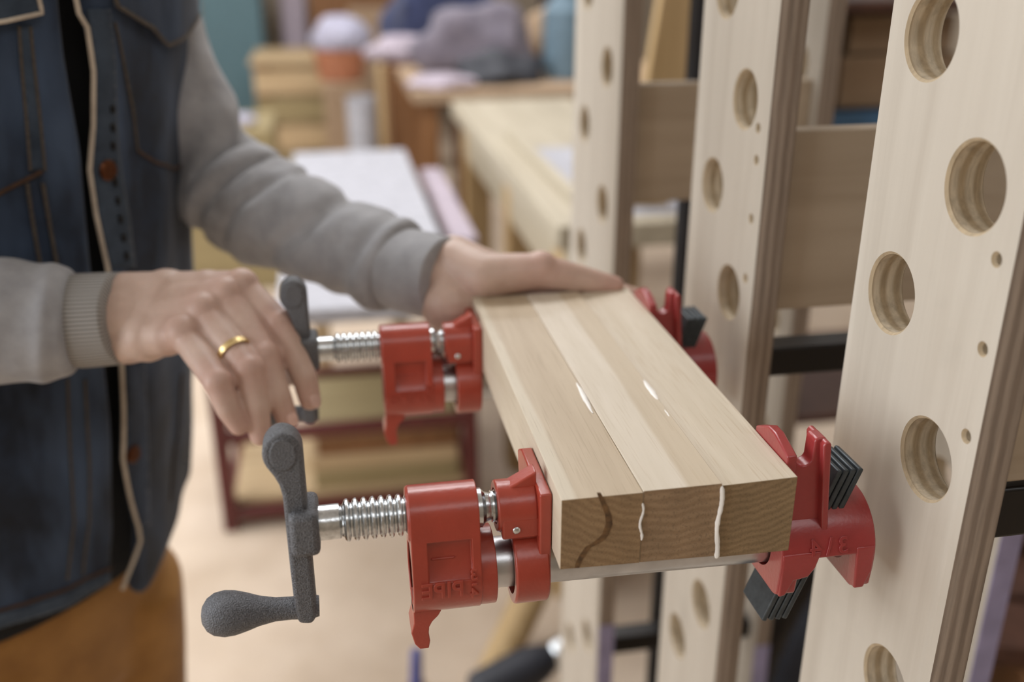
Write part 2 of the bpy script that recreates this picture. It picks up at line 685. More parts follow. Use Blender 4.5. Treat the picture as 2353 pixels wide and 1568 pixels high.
# ------------------------------------------------------------------ glued panel held in the clamps
BX0, BX1, BY0, BY1 = .0959, .2166, .391, .685
ZT, ZB = CZ - .2451, CZ - .2844
panel = root('glued_panel', (BX0, BY0, ZB), 'pale wooden panel of three glued strips held between the red pipe clamps', 'wooden panel')
cuts = [BX0, .1366, .1768, BX1]
tops = [(0, -.0002), (.0004, .0003), (-.0012, -.0004)]
bots = [(0, -.0012), (-.0012, -.0024), (-.0038, -.0044)]
smats = [(M['oak_a'], M['end_a']), (M['oak_b'], M['end_b']), (M['oak_c'], M['end_c'])]
for i in range(3):
    mb = MB()
    a, b = cuts[i] + (.00008 if i else 0), cuts[i + 1] - (.00008 if i < 2 else 0)
    y0 = BY0 + (0, .0004, .001)[i]
    y1 = BY1 + (0, -.002, .003)[i]
    if i < 2:
        za, zb, ba, bb = ZT + tops[i][0], ZT + tops[i][1], ZB + bots[i][0], ZB + bots[i][1]
        splits = [a, (a + b) / 2 + .004, b] if i == 1 else [a, a + .0055, b] if i == 0 else [a, b]
    else:
        za, zb, ba, bb = ZT + tops[i][0], ZT + tops[i][1], ZB + bots[i][0], ZB + bots[i][1]
        splits = [a, b]
    mb.prism([(a, y0, ba), (b, y0, bb), (b, y0, zb), (a, y0, za)], (0, y1 - y0, 0))
    mb.bm.faces.ensure_lookup_table()
    bmesh.ops.recalc_face_normals(mb.bm, faces=mb.bm.faces[:])
    for f in mb.bm.faces:
        if abs(f.normal.y) > .9:
            f.material_index = 1
    o = mb.build('strip', smats[i], panel, .00035, 2)
    if i == 0:
        o['label'] = 'tan strip with visible pores and a dark streak across its end'
    elif i == 1:
        o['label'] = 'palest strip in the middle'
    else:
        o['label'] = 'cream strip sitting slightly lower than the others'
    if i == 0:
        # dark heart streak on the end grain
        st = MB()
        pts = [(1377, 1135), (1388, 1160), (1398, 1185), (1400, 1205), (1392, 1228), (1384, 1238), (1368, 1250), (1352, 1258), (1340, 1275), (1330, 1292), (1326, 1306)]
        wid = [9, 12, 14, 15, 15, 17, 16, 13, 13, 12, 10]
        L = [at_y(u - w_ * .5, v, y0 - .00025) for (u, v), w_ in zip(pts, wid)]
        R = [at_y(u + w_ * .5, v, y0 - .00025) for (u, v), w_ in zip(pts, wid)]
        st.prism(L + R[::-1], (0, .0012, 0))
        st.build('heart_streak', M['stain'], panel)
# honey coloured half of the middle strip: a sapwood band inlaid flush in its face
gl = MB()
rnd = random.Random(3)
for (px, zt_, zb_) in ((cuts[1], ZT - .006, ZT - .027), (cuts[2], ZT - .001, ZB - .003)):
    n = 26
    path = [(px - .0004 + .0007 * math.sin(k * .33), BY0 - .0002, zt_ + (zb_ - zt_) * k / n) for k in range(n + 1)]
    wid = .0006 if px < .15 else .0011
    gl = MB().tube(path, [wid * (rnd.uniform(.85, 1.15) + .35 * max(0, math.sin(k * .9 + px * 90)) * (k / n)) * (.5 if k in (0, n) else 1) for k in range(n + 1)], 8)
    gl.build('glue_bead', M['glue'], panel)
for (u0, v0, u1, v1, ww) in ((1325, 880, 1362, 950, .0014), (1476, 870, 1515, 925, .0018), (1518, 930, 1548, 972, .0009)):
    n = 12
    p0, p1 = at_z(u0, v0, ZT), at_z(u1, v1, ZT)
    path = [p0.lerp(p1, k / n) + V((rnd.uniform(-.0002, .0002), 0, 0)) for k in range(n + 1)]
    gm = MB().tube(path, [ww * (.25 + .9 * math.sin(math.pi * k / n)) for k in range(n + 1)], 10)
    for v in gm.bm.verts:
        v.co.z = ZT + (v.co.z - ZT) * .35
    gm.build('glue_smear', M['glue'], panel)

# ------------------------------------------------------------------ pipe clamp
PX, PY, PZ = .0711, .4258, CZ - .3002


def text_mesh(txt, size, depth, bold=.0):
    cu = bpy.data.curves.new('lettering', 'FONT')
    cu.body = txt
    cu.size = size
    cu.extrude = depth
    cu.offset = bold
    cu.bevel_depth = depth * .5
    cu.resolution_u = 3
    cu.align_x = 'CENTER'
    o = bpy.data.objects.new('lettering', cu)
    COL.objects.link(o)
    dg = bpy.context.evaluated_depsgraph_get()
    dg.update()
    me = bpy.data.meshes.new_from_object(o.evaluated_get(dg))
    bpy.data.objects.remove(o)
    return me


def letters(name, items, cx, cz, R, axis_y, axis_z, mat, parent):
    """cast mirrored letters wrapped on the front of a barrel of radius R"""
    bm = bmesh.new()
    for (txt, size, dx, dz, rot) in items:
        me = text_mesh(txt, size, .0006)
        b2 = bmesh.new()
        b2.from_mesh(me)
        bmesh.ops.subdivide_edges(b2, edges=[e for e in b2.edges if e.calc_length() > .0015], cuts=1)
        m3 = Matrix.Rotation(math.radians(rot), 3, 'Z')
        for v in b2.verts:
            p = m3 @ V(v.co)
            x = cx + dx - p.x                      # mirrored
            s_ = (cz + dz + p.y) - axis_z
            a = s_ / R
            rr = R + .0001 + p.z
            v.co = V((x, axis_y - rr * math.cos(a), axis_z + rr * math.sin(a)))
        b2.to_mesh(me)
        b2.free()
        bm.from_mesh(me)
        bpy.data.meshes.remove(me)
    mb = MB()
    mb.bm.free()
    mb.bm = bm
    return mb.build(name, mat, parent)


def stadium(x, cy, z1, r1, z2, r2, n=16):
    """convex outline round two circles stacked in z"""
    pts = []
    d = z1 - z2
    off = math.asin((r2 - r1) / d)
    for k in range(n + 1):
        a = off + (math.pi - 2 * off) * k / n
        pts.append((x, cy + r1 * math.cos(a), z1 + r1 * math.sin(a)))
    for k in range(n + 1):
        a = math.pi - off + (math.pi + 2 * off) * k / n
        pts.append((x, cy + r2 * math.cos(a), z2 + r2 * math.sin(a)))
    return pts


def make_clamp(label):
    R_ = root('pipe_clamp', (PX, PY, PZ), label, 'clamp', 'red pipe clamps on the wooden panel')
    X = lambda a: PX + a
    Z = lambda a: PZ + a
    sz = .034
    rp = .0133
    TX = math.radians(1.0)
    # pipe, running a touch downhill to the right
    px0, px1 = -.041, .186
    pz = lambda x: -x * math.tan(TX)
    MB().pipe((X(px0), PY, Z(pz(px0))), (X(px1), PY, Z(pz(px1))), rp, rp - .003, 40).build('pipe', M['steel'], R_)
    # cast head -------------------------------------------------
    h = MB()
    R1, R2 = .0146, .0212
    xa, xb = -.0462, -.0115
    h.prism(stadium(X(xa), PY, Z(sz), R1, Z(0), R2), (xb - xa, 0, 0))
    hd = h.build('clamp_head', M['red'], R_)
    cut = MB()
    cut.cyl((X(-.07), PY, Z(0)), (X(-.026), PY, Z(0)), .0168, None, 40)
    # pocket on the front between rails
    cut.prism([(X(-.0382), PY + a, Z(b_)) for a, b_ in ((-.05, .0262), (-.0131, .0262), (-.0128, .0215), (-.0150, .0130), (-.0178, .0075), (-.0195, .0050), (-.05, .0050))], (.0222, 0, 0))
    co = cut.build('cutter', M['red'])
    md = hd.modifiers.new('b', 'BOOLEAN')
    md.operation = 'DIFFERENCE'
    md.object = co
    md.solver = 'EXACT'
    co.location = (0, 0, 0)
    bpy.context.view_layer.update()
    bake(hd)
    bpy.data.objects.remove(co)
    bm = bmesh.new()
    bm.from_mesh(hd.data)
    o0 = ORG[R_.name]
    mb = MB()
    mb.bm.free()
    mb.bm = bm
    for v in bm.verts:
        v.co += o0
    # right hand barrel, hook foot and a small cast rib
    mb.uv = bm.loops.layers.uv.verify()
    mb.pipe((X(-.014), PY, Z(0)), (X(-.0035), PY, Z(0)), .0206, rp + .0006, 48)
    mb.lathe((X(-.0462), PY, Z(sz)), (-1, 0, 0), [(-.001, .0146), (.0008, .0138), (.001, .0108)], 32)
    foot = [(-.0462, -.014), (-.0462, -.0240), (-.0478, -.030), (-.0462, -.037), (-.0437, -.0405), (-.0390, -.0405), (-.0382, -.036), (-.0388, -.0310), (-.0384, -.0272), (-.0368, -.0240), (-.0335, -.0205), (-.030, -.014)]
    mb.prism([(X(a), PY - .0125, Z(b)) for a, b in foot], (0, .018, 0))
    mb.box((X(-.0365), PY - .0150, Z(.0150)), (X(-.0245), PY - .0120, Z(.0162)))
    me_old = hd.data
    bpy.data.objects.remove(hd)
    hd = mb.build('clamp_head', M['red'], R_, .0011, 3, 38)
    # threads inside the bore
    for k in range(5):
        pass
    bt = MB()
    bt.lathe((X(-.0455), PY, Z(0)), (1, 0, 0), [(j * .0011, .0166 if j % 2 else .0153) for j in range(16)], 40, False)
    ob = bt.build('threaded_bore', plain('bore_red', (120, 44, 34), .4), hd) if 'bore_red' not in bpy.data.materials else bt.build('threaded_bore', bpy.data.materials['bore_red'], hd)
    letters('lettering', [('PIPE', .0122, -.0050, -.0040, 0), ('3', .0080, .0108, .0040, 0), ('-', .0090, .0108, -.0002, 0), ('4', .0080, .0108, -.0060, 0)],
            X(-.0265), Z(.0012), .0212, PY, Z(0), M['red'], hd)
    # screw -------------------------------------------------------
    s = MB()
    prof = [(0, .0060), (.0, .0088), (.0105, .0088), (.0115, .0078)]
    x = .0125
    pitch = .0043
    while x < .0475:
        prof += [(x, .0085), (x + pitch * .14, .0100), (x + pitch * .3, .0107), (x + pitch * .55, .0107), (x + pitch * .7, .0100), (x + pitch * .84, .0085)]
        x += pitch
    prof += [(.078, .0082), (.0792, .0100), (.0815, .0102), (.0835, .0078), (.0865, .0070), (.0868, .0082), (.0878, .0082), (.088, .0072), (.0888, .0084), (.0900, .0084), (.0902, .0072), (.1005, .0072)]
    s.lathe((X(-.0905), PY, Z(sz)), (1, 0, 0), prof, 40)
    s.build('screw', M['zinc'], R_, 0, 2, 28)
    # crank handle --------------------------------------------------
    c = MB()
    arm = []
    # outline in the xz-plane: straight right edge, lobed upper left
    for k in range(19):
        a = math.radians(212 * k / 18)
        arm.append((-.1040 + .0094 * math.cos(a), .0768 + .0116 * math.sin(a)))
    arm += [(-.1090, .0655), (-.1068, .0600), (-.1058, .054), (-.1057, .010), (-.1053, -.014), (-.1042, -.0205), (-.0975, -.0218), (-.0947, -.0175), (-.0947, .060)]
    c.prism([(X(a), PY - .0068, Z(b)) for a, b in arm], (0, .0136, 0))
    ch = c.build('crank_handle', M['black_iron'], R_, .0022, 3, 30)
    b = MB()
    # raised rim on the pad and rib along the arm
    b.prism([(X(-.1036 + .0068 * math.cos(q)), PY - .0073, Z(.0772 + .0092 * math.sin(q))) for q in [2 * math.pi * k / 20 for k in range(20)]], (0, .003, 0))
    b.build('thumb_pad', M['black_iron'], ch, .0012, 2, 30)
    b = MB()
    b.box((X(-.1040), PY - .0125, Z(.0222)), (X(-.0898), PY + .0125, Z(.0462)))
    b.build('hub', M['black_iron'], ch, .0032, 3, 30)
    b = MB()
    b.lathe((X(-.0975), PY, Z(-.0152)), (-1, 0, .035), [(-.004, .0052), (0, .0064), (.004, .0062), (.010, .0058), (.018, .0060), (.026, .0076), (.032, .0096), (.038, .0112), (.043, .0116), (.048, .0106), (.0515, .0082), (.0538, .0045), (.0545, .0003)], 32)
    b.build('grip', M['black_iron'], ch)
    # sliding jaw -----------------------------------------------------
    j = MB()
    j.pipe((X(-.0018), PY, Z(sz)), (X(.0185), PY, Z(sz)), .0134, .0094, 40)
    j.cyl((X(.006), PY, Z(sz)), (X(.0185), PY, Z(sz)), .0120)
    j.pipe((X(.0058), PY, Z(-.0005)), (X(.0236), PY, Z(-.0005)), .0219, .0168, 48)
    j.box((X(.0058), PY - .0098, Z(.0178)), (X(.0200), PY + .0098, Z(.0290)))
    j.box((X(.000), PY - .0134, Z(.0215)), (X(.0190), PY + .0120, Z(.0330)))
    # pressure plate against the panel edge
    pl = [(-.0170, .0480), (-.0170, .0010), (-.0140, -.0050), (.014, -.0050), (.022, .006), (.0400, .0300), (.0430, .0420), (.0330, .0475)]
    j.prism([(X(.0182), PY + a, Z(b_)) for a, b_ in pl], (.0063, 0, 0))
    j.prism([(X(a), PY - .005, Z(b_)) for a, b_ in ((.001, .0445), (.0190, .0545), (.0190, .030), (.001, .030))], (0, .010, 0))
    jw = j.build('sliding_jaw', M['red'], R_, .0011, 3, 35)
    MB().ell((X(.0072), PY - .0136, Z(.0268)), (.0021, .0010, .0021)).build('rivet', M['zinc'], jw)
    # fixed jaw ---------------------------------------------------------
    fx0, fx1 = .1457, .1992
    fz = -.0022
    f = MB()
    Rf = .0280
    outer, inner = [], []
    for k in range(29):
        a = math.radians(-12 + 188 * k / 28)
        outer.append((PY + Rf * math.cos(a), Z(fz) + Rf * math.sin(a)))
        inner.append((PY + .0185 * math.cos(a), Z(fz) + .0185 * math.sin(a)))
    # arch over the pipe
    f.prism([(X(fx0 + .004), y, z) for y, z in outer + inner[::-1]], (fx1 - fx0 - .008, 0, 0))
    # end walls with the pipe hole, flat feet below
    oy = [(PY + Rf * math.cos(math.radians(b_)), Z(fz) + Rf * math.sin(math.radians(b_))) for b_ in range(-14, 183, 7)]
    for (a0, a1) in ((fx0, fx0 + .0105), (fx1 - .0095, fx1)):
        cz_ = Z(pz((a0 + a1) / 2))
        w = oy + [(PY - .0278, Z(-.010)), (PY - .0266, Z(-.0215)), (PY - .0225, Z(-.0238)), (PY + .006, Z(-.0240)), (PY + .014, Z(-.0225)), (PY + .025, Z(-.0140))]

        def reach(b_):
            d_ = (math.cos(b_), math.sin(b_))
            best = .03
            for (y0_, z0_), (y1_, z1_) in zip(w, w[1:] + w[:1]):
                ex, ez = y1_ - y0_, z1_ - z0_
                den = d_[0] * ez - d_[1] * ex
                if abs(den) < 1e-12:
                    continue
                tt_ = ((y0_ - PY) * ez - (z0_ - cz_) * ex) / den
                uu_ = ((y0_ - PY) * d_[1] - (z0_ - cz_) * d_[0]) / den
                if tt_ > 0 and -1e-6 <= uu_ <= 1 + 1e-6:
                    best = tt_
            return best
        angs = [2 * math.pi * k / 120 for k in range(120)]
        oring = [(PY + reach(b_) * math.cos(b_), cz_ + reach(b_) * math.sin(b_)) for b_ in angs]
        iring = [(PY + .0148 * math.cos(b_), cz_ + .0148 * math.sin(b_)) for b_ in angs]
        f.rings([[V((X(xx_), y_, z_)) for y_, z_ in rg] for xx_, rg in ((a0, iring), (a0, oring), (a1, oring), (a1, iring), (a0, iring))], False)
    # front skirt of the left foot
    f.prism([(X(a), PY - .0282, Z(b_)) for a, b_ in ((fx0 + .0006, .004), (.1680, .004), (.1655, -.0060), (.1620, -.0112), (.1540, -.0128), (.1500, -.0215), (fx0 + .0006, -.0222))], (0, .0085, 0))
    f.prism([(X(a), PY - .0282, Z(b_)) for a, b_ in ((.1880, .004), (fx1 - .0006, .004), (fx1 - .0006, -.0120), (.1950, -.0220), (.1895, -.0222))], (0, .0085, 0))
    # jaw plate, saddle and horn
    f.prism([(X(fx0), PY + a, Z(b_)) for a, b_ in ((-.0208, .0588), (-.0208, .0150), (-.018, .004), (.018, .006), (.0185, .030), (.0185, .0572), (.004, .0640), (-.004, .0640))], (.0056, 0, 0))
    web = [(.1470, .012), (.1470, .0570), (.1512, .0570), (.1522, .0545)]
    for k in range(9):
        a = math.radians(195 + 150 * k / 8)
        web.append((.1565 + .0043 * math.cos(a), .0550 + .0040 * math.sin(a)))
    web += [(.1610, .0650), (.1622, .0666), (.1670, .0666), (.1680, .0650), (.1722, .012)]
    f.prism([(X(a), PY - .0185, Z(b_)) for a, b_ in web], (0, .010, 0))
    f.prism([(X(a), PY - .0228, Z(b_)) for a, b_ in ((.1638, .064), (.1650, .0662), (.1672, .0662), (.1682, .0645), (.1728, .012), (.1690, .012))], (0, .020, 0))
    fj = f.build('fixed_jaw', M['crimson'], R_, .0012, 3, 35)
    for k in range(4):
        d = MB()
        ct = V((X(.1640 + k * .0040), PY - .004, Z(.0015)))
        d.prism([(ct.x + a, ct.y - .0115, ct.z + b_) for a, b_ in ((-.00155, -.0520), (.00155, -.0520), (.00155, .0455), (-.00155, .0455))], (0, .027, 0))
        m = Matrix.Rotation(math.radians(20), 3, 'Y')
        for v in d.bm.verts:
            v.co = m @ (v.co - ct) + ct
        d.build('clutch_plate', M['clutch'], fj, .0008, 2, 30)
    letters('lettering', [('3', .0125, .0078, 0, 0), ('\\', .0125, 0, 0, 0), ('4', .0125, -.0078, 0, 0)], X(.1722), Z(.0020), Rf, PY, Z(fz), M['crimson'], fj)
    return R_


clamp = make_clamp('nearest red pipe clamp across the panel, its grey crank handle hanging free')
clamp2 = copy_tree(clamp)
clamp2.location = clamp.location + V((0, .226, .0007))
clamp2['label'] = "red pipe clamp farther along the panel, its grey crank handle gripped by the person's hand"

# ------------------------------------------------------------------ rack frames of perforated plywood
PXF, PT = .2905, .0207


def hole_plate(name, y0, y1, holes, dia, screws, parent, x0=PXF, z1=2.25):
    mb = MB().box((x0, y0, 0), (x0 + PT, y1, z1))
    o = mb.build(name, [M['birch'], M['ply'], M['plyh']], parent, .0012, 2)
    cut = MB()
    for (y, z) in holes:
        r_ = dia / 2
        cut.lathe((x0 - .01, y, z), (1, 0, 0), [(0, r_ + .0014), (.01, r_ + .0014), (.0114, r_), (PT + .0088, r_), (PT + .01, r_ + .0012), (PT + .02, r_ + .0012)], 56)
    for (y, z) in screws:
        cut.lathe((x0 - .002, y, z), (1, 0, 0), [(0, .0040), (.002, .0038), (.0038, .0027), (.010, .0026)], 20)
    co = cut.build('cutter', M['plyh'])
    md = o.modifiers.new('b', 'BOOLEAN')
    md.operation = 'DIFFERENCE'
    md.object = co
    md.solver = 'EXACT'
    bpy.context.view_layer.update()
    bake(o)
    bpy.data.objects.remove(co)
    yl0, yl1 = y0 - ORG[parent.name].y, y1 - ORG[parent.name].y
    for p in o.data.polygons:
        n = p.normal
        if abs(n.x) > .9:
            p.material_index = 0
        elif abs(n.z) < .1 and abs(n.y) > .9 and (abs(p.center.y - yl0) < .001 or abs(p.center.y - yl1) < .001):
            p.material_index = 1
        else:
            p.material_index = 2
        p.use_smooth = abs(n.x) < .9
    o.data.set_sharp_from_angle(angle=math.radians(25))
    for (y, z) in screws:
        k = MB().cyl((x0 + .0065, y, z), (x0 + .011, y, z), .0025, None, 12)
        k.build('screw', M['hole_dark'], parent)
    return o


def grid_holes(yf, yn, zf0, pitch, z1=2.2):
    """two staggered columns: far column yf through height zf0, near column half a pitch off"""
    out = []
    k = -12
    while k < 16:
        z = zf0 + k * pitch
        if .05 < z < z1:
            out.append((yf, z))
        z2 = z + pitch / 2
        if .05 < z2 < z1:
            out.append((yn, z2))
        k += 1
    return out


def rack_frame(label, y0, y1, holes, dia, screws, web_y, wz, bars, xr, lav=False):
    R_ = root('clamp_rack_frame', (PXF, y0, 0), label, 'rack', 'plywood frames of the clamp rack')
    hole_plate('perforated_plate', y0, y1, holes, dia, screws, R_)
    hole_plate('rear_plate', y0, y1, [(y, z) for y, z in holes], dia, [], R_, xr)
    for (za, zb) in wz:
        solid_box('web_board', M['web'], (PXF + PT, web_y, za), (xr, web_y + .019, zb), R_, .0015)
    for (za, zb) in bars:
        bb = MB().box((PXF + PT, web_y + .004, za), (xr, web_y + .004 + .026, zb))
        bb.build('steel_bar', M['black'], R_, .002)
    solid_box('web_board', M['web'], (PXF + PT, web_y, .05), (xr, web_y + .019, .30), R_, .0015)
    o = MB().box((xr, y0 - .0015, 0), (xr + PT, y0 - .0001, bars[0][0])).build('edge_light_strip', M['lavender'], R_)  # thin strip that paints cool light onto the lower ply edge
    o['label'] = 'lavender strip of painted bluish light on the front edge of the rear plate'
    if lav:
        o = MB().box((PXF, y0 - .0015, 0), (PXF + PT, y0 - .0001, .62)).build('edge_light_strip', M['lavender'], R_)
        o['label'] = 'lavender strip of painted bluish light low on the front edge of the perforated plate'
    return R_


rel = lambda z: CZ + z
NEARH = [(.4522, rel(z)) for z in (-.041, -.1744, .0935, .228, .36, .50, .64, -.602, -.746, -.89, -1.03, -1.175)]
NEARH += [(.3992, rel(z)) for z in (-.1043, -.2468, -.3934, .039, .183, .326, .47, .61, -.538, -.68, -.825, -.97, -1.11)]
scn = [at_x(u, v, PXF) for u, v in ((2290, 597), (2258, 803), (2220, 1003))]
wn = at_y(2335, 1108, .372).z
rack_frame('nearest plywood rack frame with round holes, right behind the fixed jaw of the nearest clamp', .363, .490, NEARH, .0425,
           [(p.y, p.z) for p in scn], .372, [(wn, wn + .235)], [(at_y(2320, 1236, .376).z, at_y(2320, 1124, .376).z)], .538)
midc = [at_x(u, v, PXF) for u, v in ((1707, 235), (1637, 425), (1663, 15), (1678, 685))]
MIDH = grid_holes(.7130, .6650, rel(-.1745), .1445)
scm = [at_x(u, v, PXF) for u, v in ((1742, 295), (1738, 368), (1726, 503), (1713, 640))]
wy = .634
rack_frame('middle plywood rack frame, behind the far end of the glued panel', .6225, .7586, MIDH, .0400,
           [(p.y, p.z) for p in scm], wy, [(at_y(1810, 712, wy).z, at_y(1810, 302, wy).z)], [(at_y(1860, 860, wy + .004).z, at_y(1860, 797, wy + .004).z)], .538)
farc = [at_x(u, v, PXF) for u, v in ((1395, 150), (1343, 285), (1383, 458), (1335, 575))]
FARH = grid_holes(farc[1].y, farc[0].y, farc[1].z, .147)
scf = []
wy = .988
rack_frame('farthest plywood rack frame, standing beside the pale workbench', .974, 1.168, FARH, .040,
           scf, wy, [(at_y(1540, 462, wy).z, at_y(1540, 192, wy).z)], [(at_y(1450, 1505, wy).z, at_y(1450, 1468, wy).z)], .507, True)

# ------------------------------------------------------------------ the person
PSI = math.radians(52)
FWD = V((math.sin(PSI), -math.cos(PSI), 0))
LFT = V((math.cos(PSI), math.sin(PSI), 0))
fp = at_y(235, 700, .79)
JA, JB = .188, .130
TC = V((fp.x, fp.y, 0)) - FWD * JB


def jshape(z):
    """jacket half-width / half-depth by height"""
    h = z - CZ
    k = 1.0
    if h > -.02:
        k = max(.55, 1 - 2.2 * (h + .02) ** 1.5 * 3)
    return JA * k, JB * k


LEAN = .120


def ctr(z):
    return V((TC.x + LEAN * (z - (CZ - .27)), TC.y, z))


def jpt(th, z, off=0):
    a, b = jshape(z)
    return ctr(z) + LFT * ((a + off) * math.sin(th)) + FWD * ((b + off) * math.cos(th))


def jhit(u, v):
    """where the sight line meets the jacket's elliptic cylinder -> (theta, z)"""
    r = ray(u, v)
    o = CAM - ctr(CAM.z)
    r0 = r.copy()
    r.x -= LEAN * r.z
    px, py = o.dot(LFT) / JA, o.dot(FWD) / JB
    dx, dy = r.dot(LFT) / JA, r.dot(FWD) / JB
    A, B, C_ = dx * dx + dy * dy, 2 * (px * dx + py * dy), px * px + py * py - 1
    D = B * B - 4 * A * C_
    tt = (-B - math.sqrt(max(D, 0))) / (2 * A)
    p = o + r * tt
    return math.atan2(p.dot(LFT) / JA, p.dot(FWD) / JB), CAM.z + r.z * tt


def interp(tab, x):
    tab = sorted(tab)
    if x <= tab[0][0]:
        return tab[0][1]
    for (x0, y0), (x1, y1) in zip(tab, tab[1:]):
        if x <= x1:
            return y0 + (y1 - y0) * (x - x0) / (x1 - x0)
    return tab[-1][1]


person = root('person', (TC.x, TC.y, 0), 'person in a denim vest over grey sleeves, holding the far clamp handle and the panel', 'person')
gapL = [jhit(u, v) for u, v in ((125, 0), (138, 122), (155, 229), (176, 347), (184, 449), (200, 612), (216, 730), (233, 845), (249, 1021), (258, 1210), (250, 1330))]
gapR = [jhit(u, v) for u, v in ((151, 0), (176, 61), (192, 163), (195, 286), (188, 388), (204, 490), (229, 612), (246, 730), (261, 832), (268, 1052), (303, 1210), (285, 1370))]
tL = lambda z: interp([(zz, th) for th, zz in gapL], z)
tR = lambda z: interp([(zz, th) for th, zz in gapR], z)
hem = [jhit(u, v) for u, v in ((0, 1445), (100, 1420), (246, 1342), (285, 1372), (312, 1374), (378, 1270), (416, 1195), (432, 1125))]
hz0 = [zz for th, zz in hem]
hem_tab = [(-math.pi, hz0[0] + .02)] + [(th, zz) for th, zz in hem] + [(math.pi, hz0[0] + .03)]
ZTOP = CZ + .135


def wrinkle(p, s1=1):
    q = V((p.x * 9, p.y * 9, p.z * 3.2))
    q2 = V((p.x * 30, p.y * 30, p.z * 10))
    return s1 * (noise.noise(q) * .011 + noise.noise(q2) * .0040)


def jacket_pt(th, z, off=0):
    p = jpt(th, z)
    n = (LFT * (math.sin(th) / JA) + FWD * (math.cos(th) / JB)).normalized()
    return p + n * (off + wrinkle(p))


jm = MB()
NZ, NTH = 60, 110
rows = []
for i in range(NZ + 1):
    row = []
    fz_ = i / NZ
    for k in range(NTH + 1):
        # theta sweeps from the right edge of the opening the long way round to its left edge
        zt_ = CZ - .3
        th = None
        z = None
        f_ = k / NTH
        # iterate once so the opening follows its own height
        thg = tR(zt_) + f_ * (2 * math.pi - (tR(zt_) - tL(zt_)))
        thw = thg if thg <= math.pi else thg - 2 * math.pi
        zb_ = interp(hem_tab, thw)
        z = zb_ + (ZTOP - zb_) * fz_
        th = tR(z) + f_ * (2 * math.pi - (tR(z) - tL(z)))
        row.append(jacket_pt(th, z))
    rows.append(row)
jm.rings(rows, False, False)
jk = jm.build('denim_vest', M['denim'], person, 0, 2, 80, 1, .004)


def jline(px, name, mat, r, off=.003, parent=None, n=6):
    pts = []
    for (a, b) in zip(px, px[1:]):
        for k in range(n):
            pts.append((a[0] + (b[0] - a[0]) * k / n, a[1] + (b[1] - a[1]) * k / n))
    pts.append(px[-1])
    path = [jacket_pt(*jhit(u, v), off) for u, v in pts]
    return MB().tube(path, r, 8).build(name, mat, parent or jk)


def jpatch(px, name, mat, off=.004, thick=.003, parent=None, sub=4):
    bm = bmesh.new()
    vs = [bm.verts.new((u, v, 0)) for u, v in px]
    bm.faces.new(vs)
    bmesh.ops.triangulate(bm, faces=bm.faces[:])
    for _ in range(sub):
        bmesh.ops.subdivide_edges(bm, edges=[e for e in bm.edges if e.calc_length() > 14], cuts=1)
        bmesh.ops.triangulate(bm, faces=bm.faces[:])
    for v in bm.verts:
        v.co = jacket_pt(*jhit(v.co.x, v.co.y), off)
    mb = MB()
    mb.bm.free()
    mb.bm = bm
    for f in bm.faces:
        f.smooth = True
    return mb.build(name, mat, parent or jk, 0, 2, 60, 0, thick)


jline([(151, -20), (160, 30), (176, 61), (190, 163), (193, 286), (188, 388), (203, 490), (229, 612), (246, 730), (262, 832), (269, 1052), (306, 1210), (309, 1240), (272, 1352)], 'edge_binding', M['denim_cream'], .0019, .004)
jpatch([(178, 20), (196, 163), (199, 286), (194, 388), (210, 490), (236, 612), (292, 612), (280, 490), (262, 388), (248, 286), (238, 163), (226, 20)], 'placket', M['denim_lt'], .003, .002)
jpatch([(268, 835), (273, 1052), (311, 1210), (334, 1205), (330, 1050), (322, 835)], 'placket', M['denim'], .003, .002)
for v in range(240, 610, 42):
    u = interp([(20, 212), (163, 226), (286, 234), (388, 240), (490, 254), (612, 272)], v)
    jline([(u, v), (u + 3, v + 16)], 'buttonhole', M['shirt'], .0021, .0045, None, 2)
jpatch([(222, -30), (230, 12), (318, 62), (351, 102), (392, 82), (434, 30), (436, -30)], 'pocket_flap', M['denim'], .008, .004)
jline([(222, -10), (231, 14), (318, 64), (352, 104), (394, 83), (434, 32)], 'flap_edge', M['thread'], .0016, .010)
jpatch([(-40, 52), (0, 46), (74, 27), (62, -30), (-40, -30)], 'pocket_flap', M['denim_lt'], .008, .004)
jline([(-40, 54), (0, 47), (75, 28), (64, -20)], 'flap_edge', M['denim_cream'], .0016, .010)
jline([(238, 50), (262, 160), (285, 250), (300, 345)], 'seam', M['thread'], .0012)
jline([(300, 345), (340, 372), (395, 388), (428, 372)], 'seam', M['thread_br'], .0015)
jline([(62, 60), (78, 230), (94, 390)], 'seam', M['thread'], .0011)
jline([(38, 60), (50, 230), (64, 390)], 'seam', M['thread'], .0011)
jpatch([(40, 60), (52, 230), (64, 390), (92, 390), (77, 230), (60, 60)], 'seam_band', M['denim_lt'], .002, .002)
jline([(-30, 460), (0, 444), (50, 415), (88, 392)], 'seam', M['thread_br'], .0017)
jline([(58, 420), (72, 520), (88, 620)], 'seam', M['thread'], .0015)
jline([(90, 420), (106, 520), (124, 620)], 'seam', M['thread'], .0015)
jline([(150, 870), (160, 1060), (168, 1200), (150, 1330)], 'seam', M['thread'], .0011)
jline([(185, 870), (196, 1060), (200, 1200), (188, 1320)], 'seam', M['thread'], .0011)
jline([(420, 860), (418, 1000), (395, 1150)], 'seam', M['thread'], .0013)
jline([(-30, 1405), (60, 1385), (150, 1350), (250, 1305)], 'hem_seam', M['thread_br'], .0015)
jpatch([(-30, 1410), (60, 1392), (150, 1358), (250, 1312), (249, 1338), (150, 1392), (60, 1424), (-30, 1446)], 'hem_band', M['denim_lt'], .002, .003)
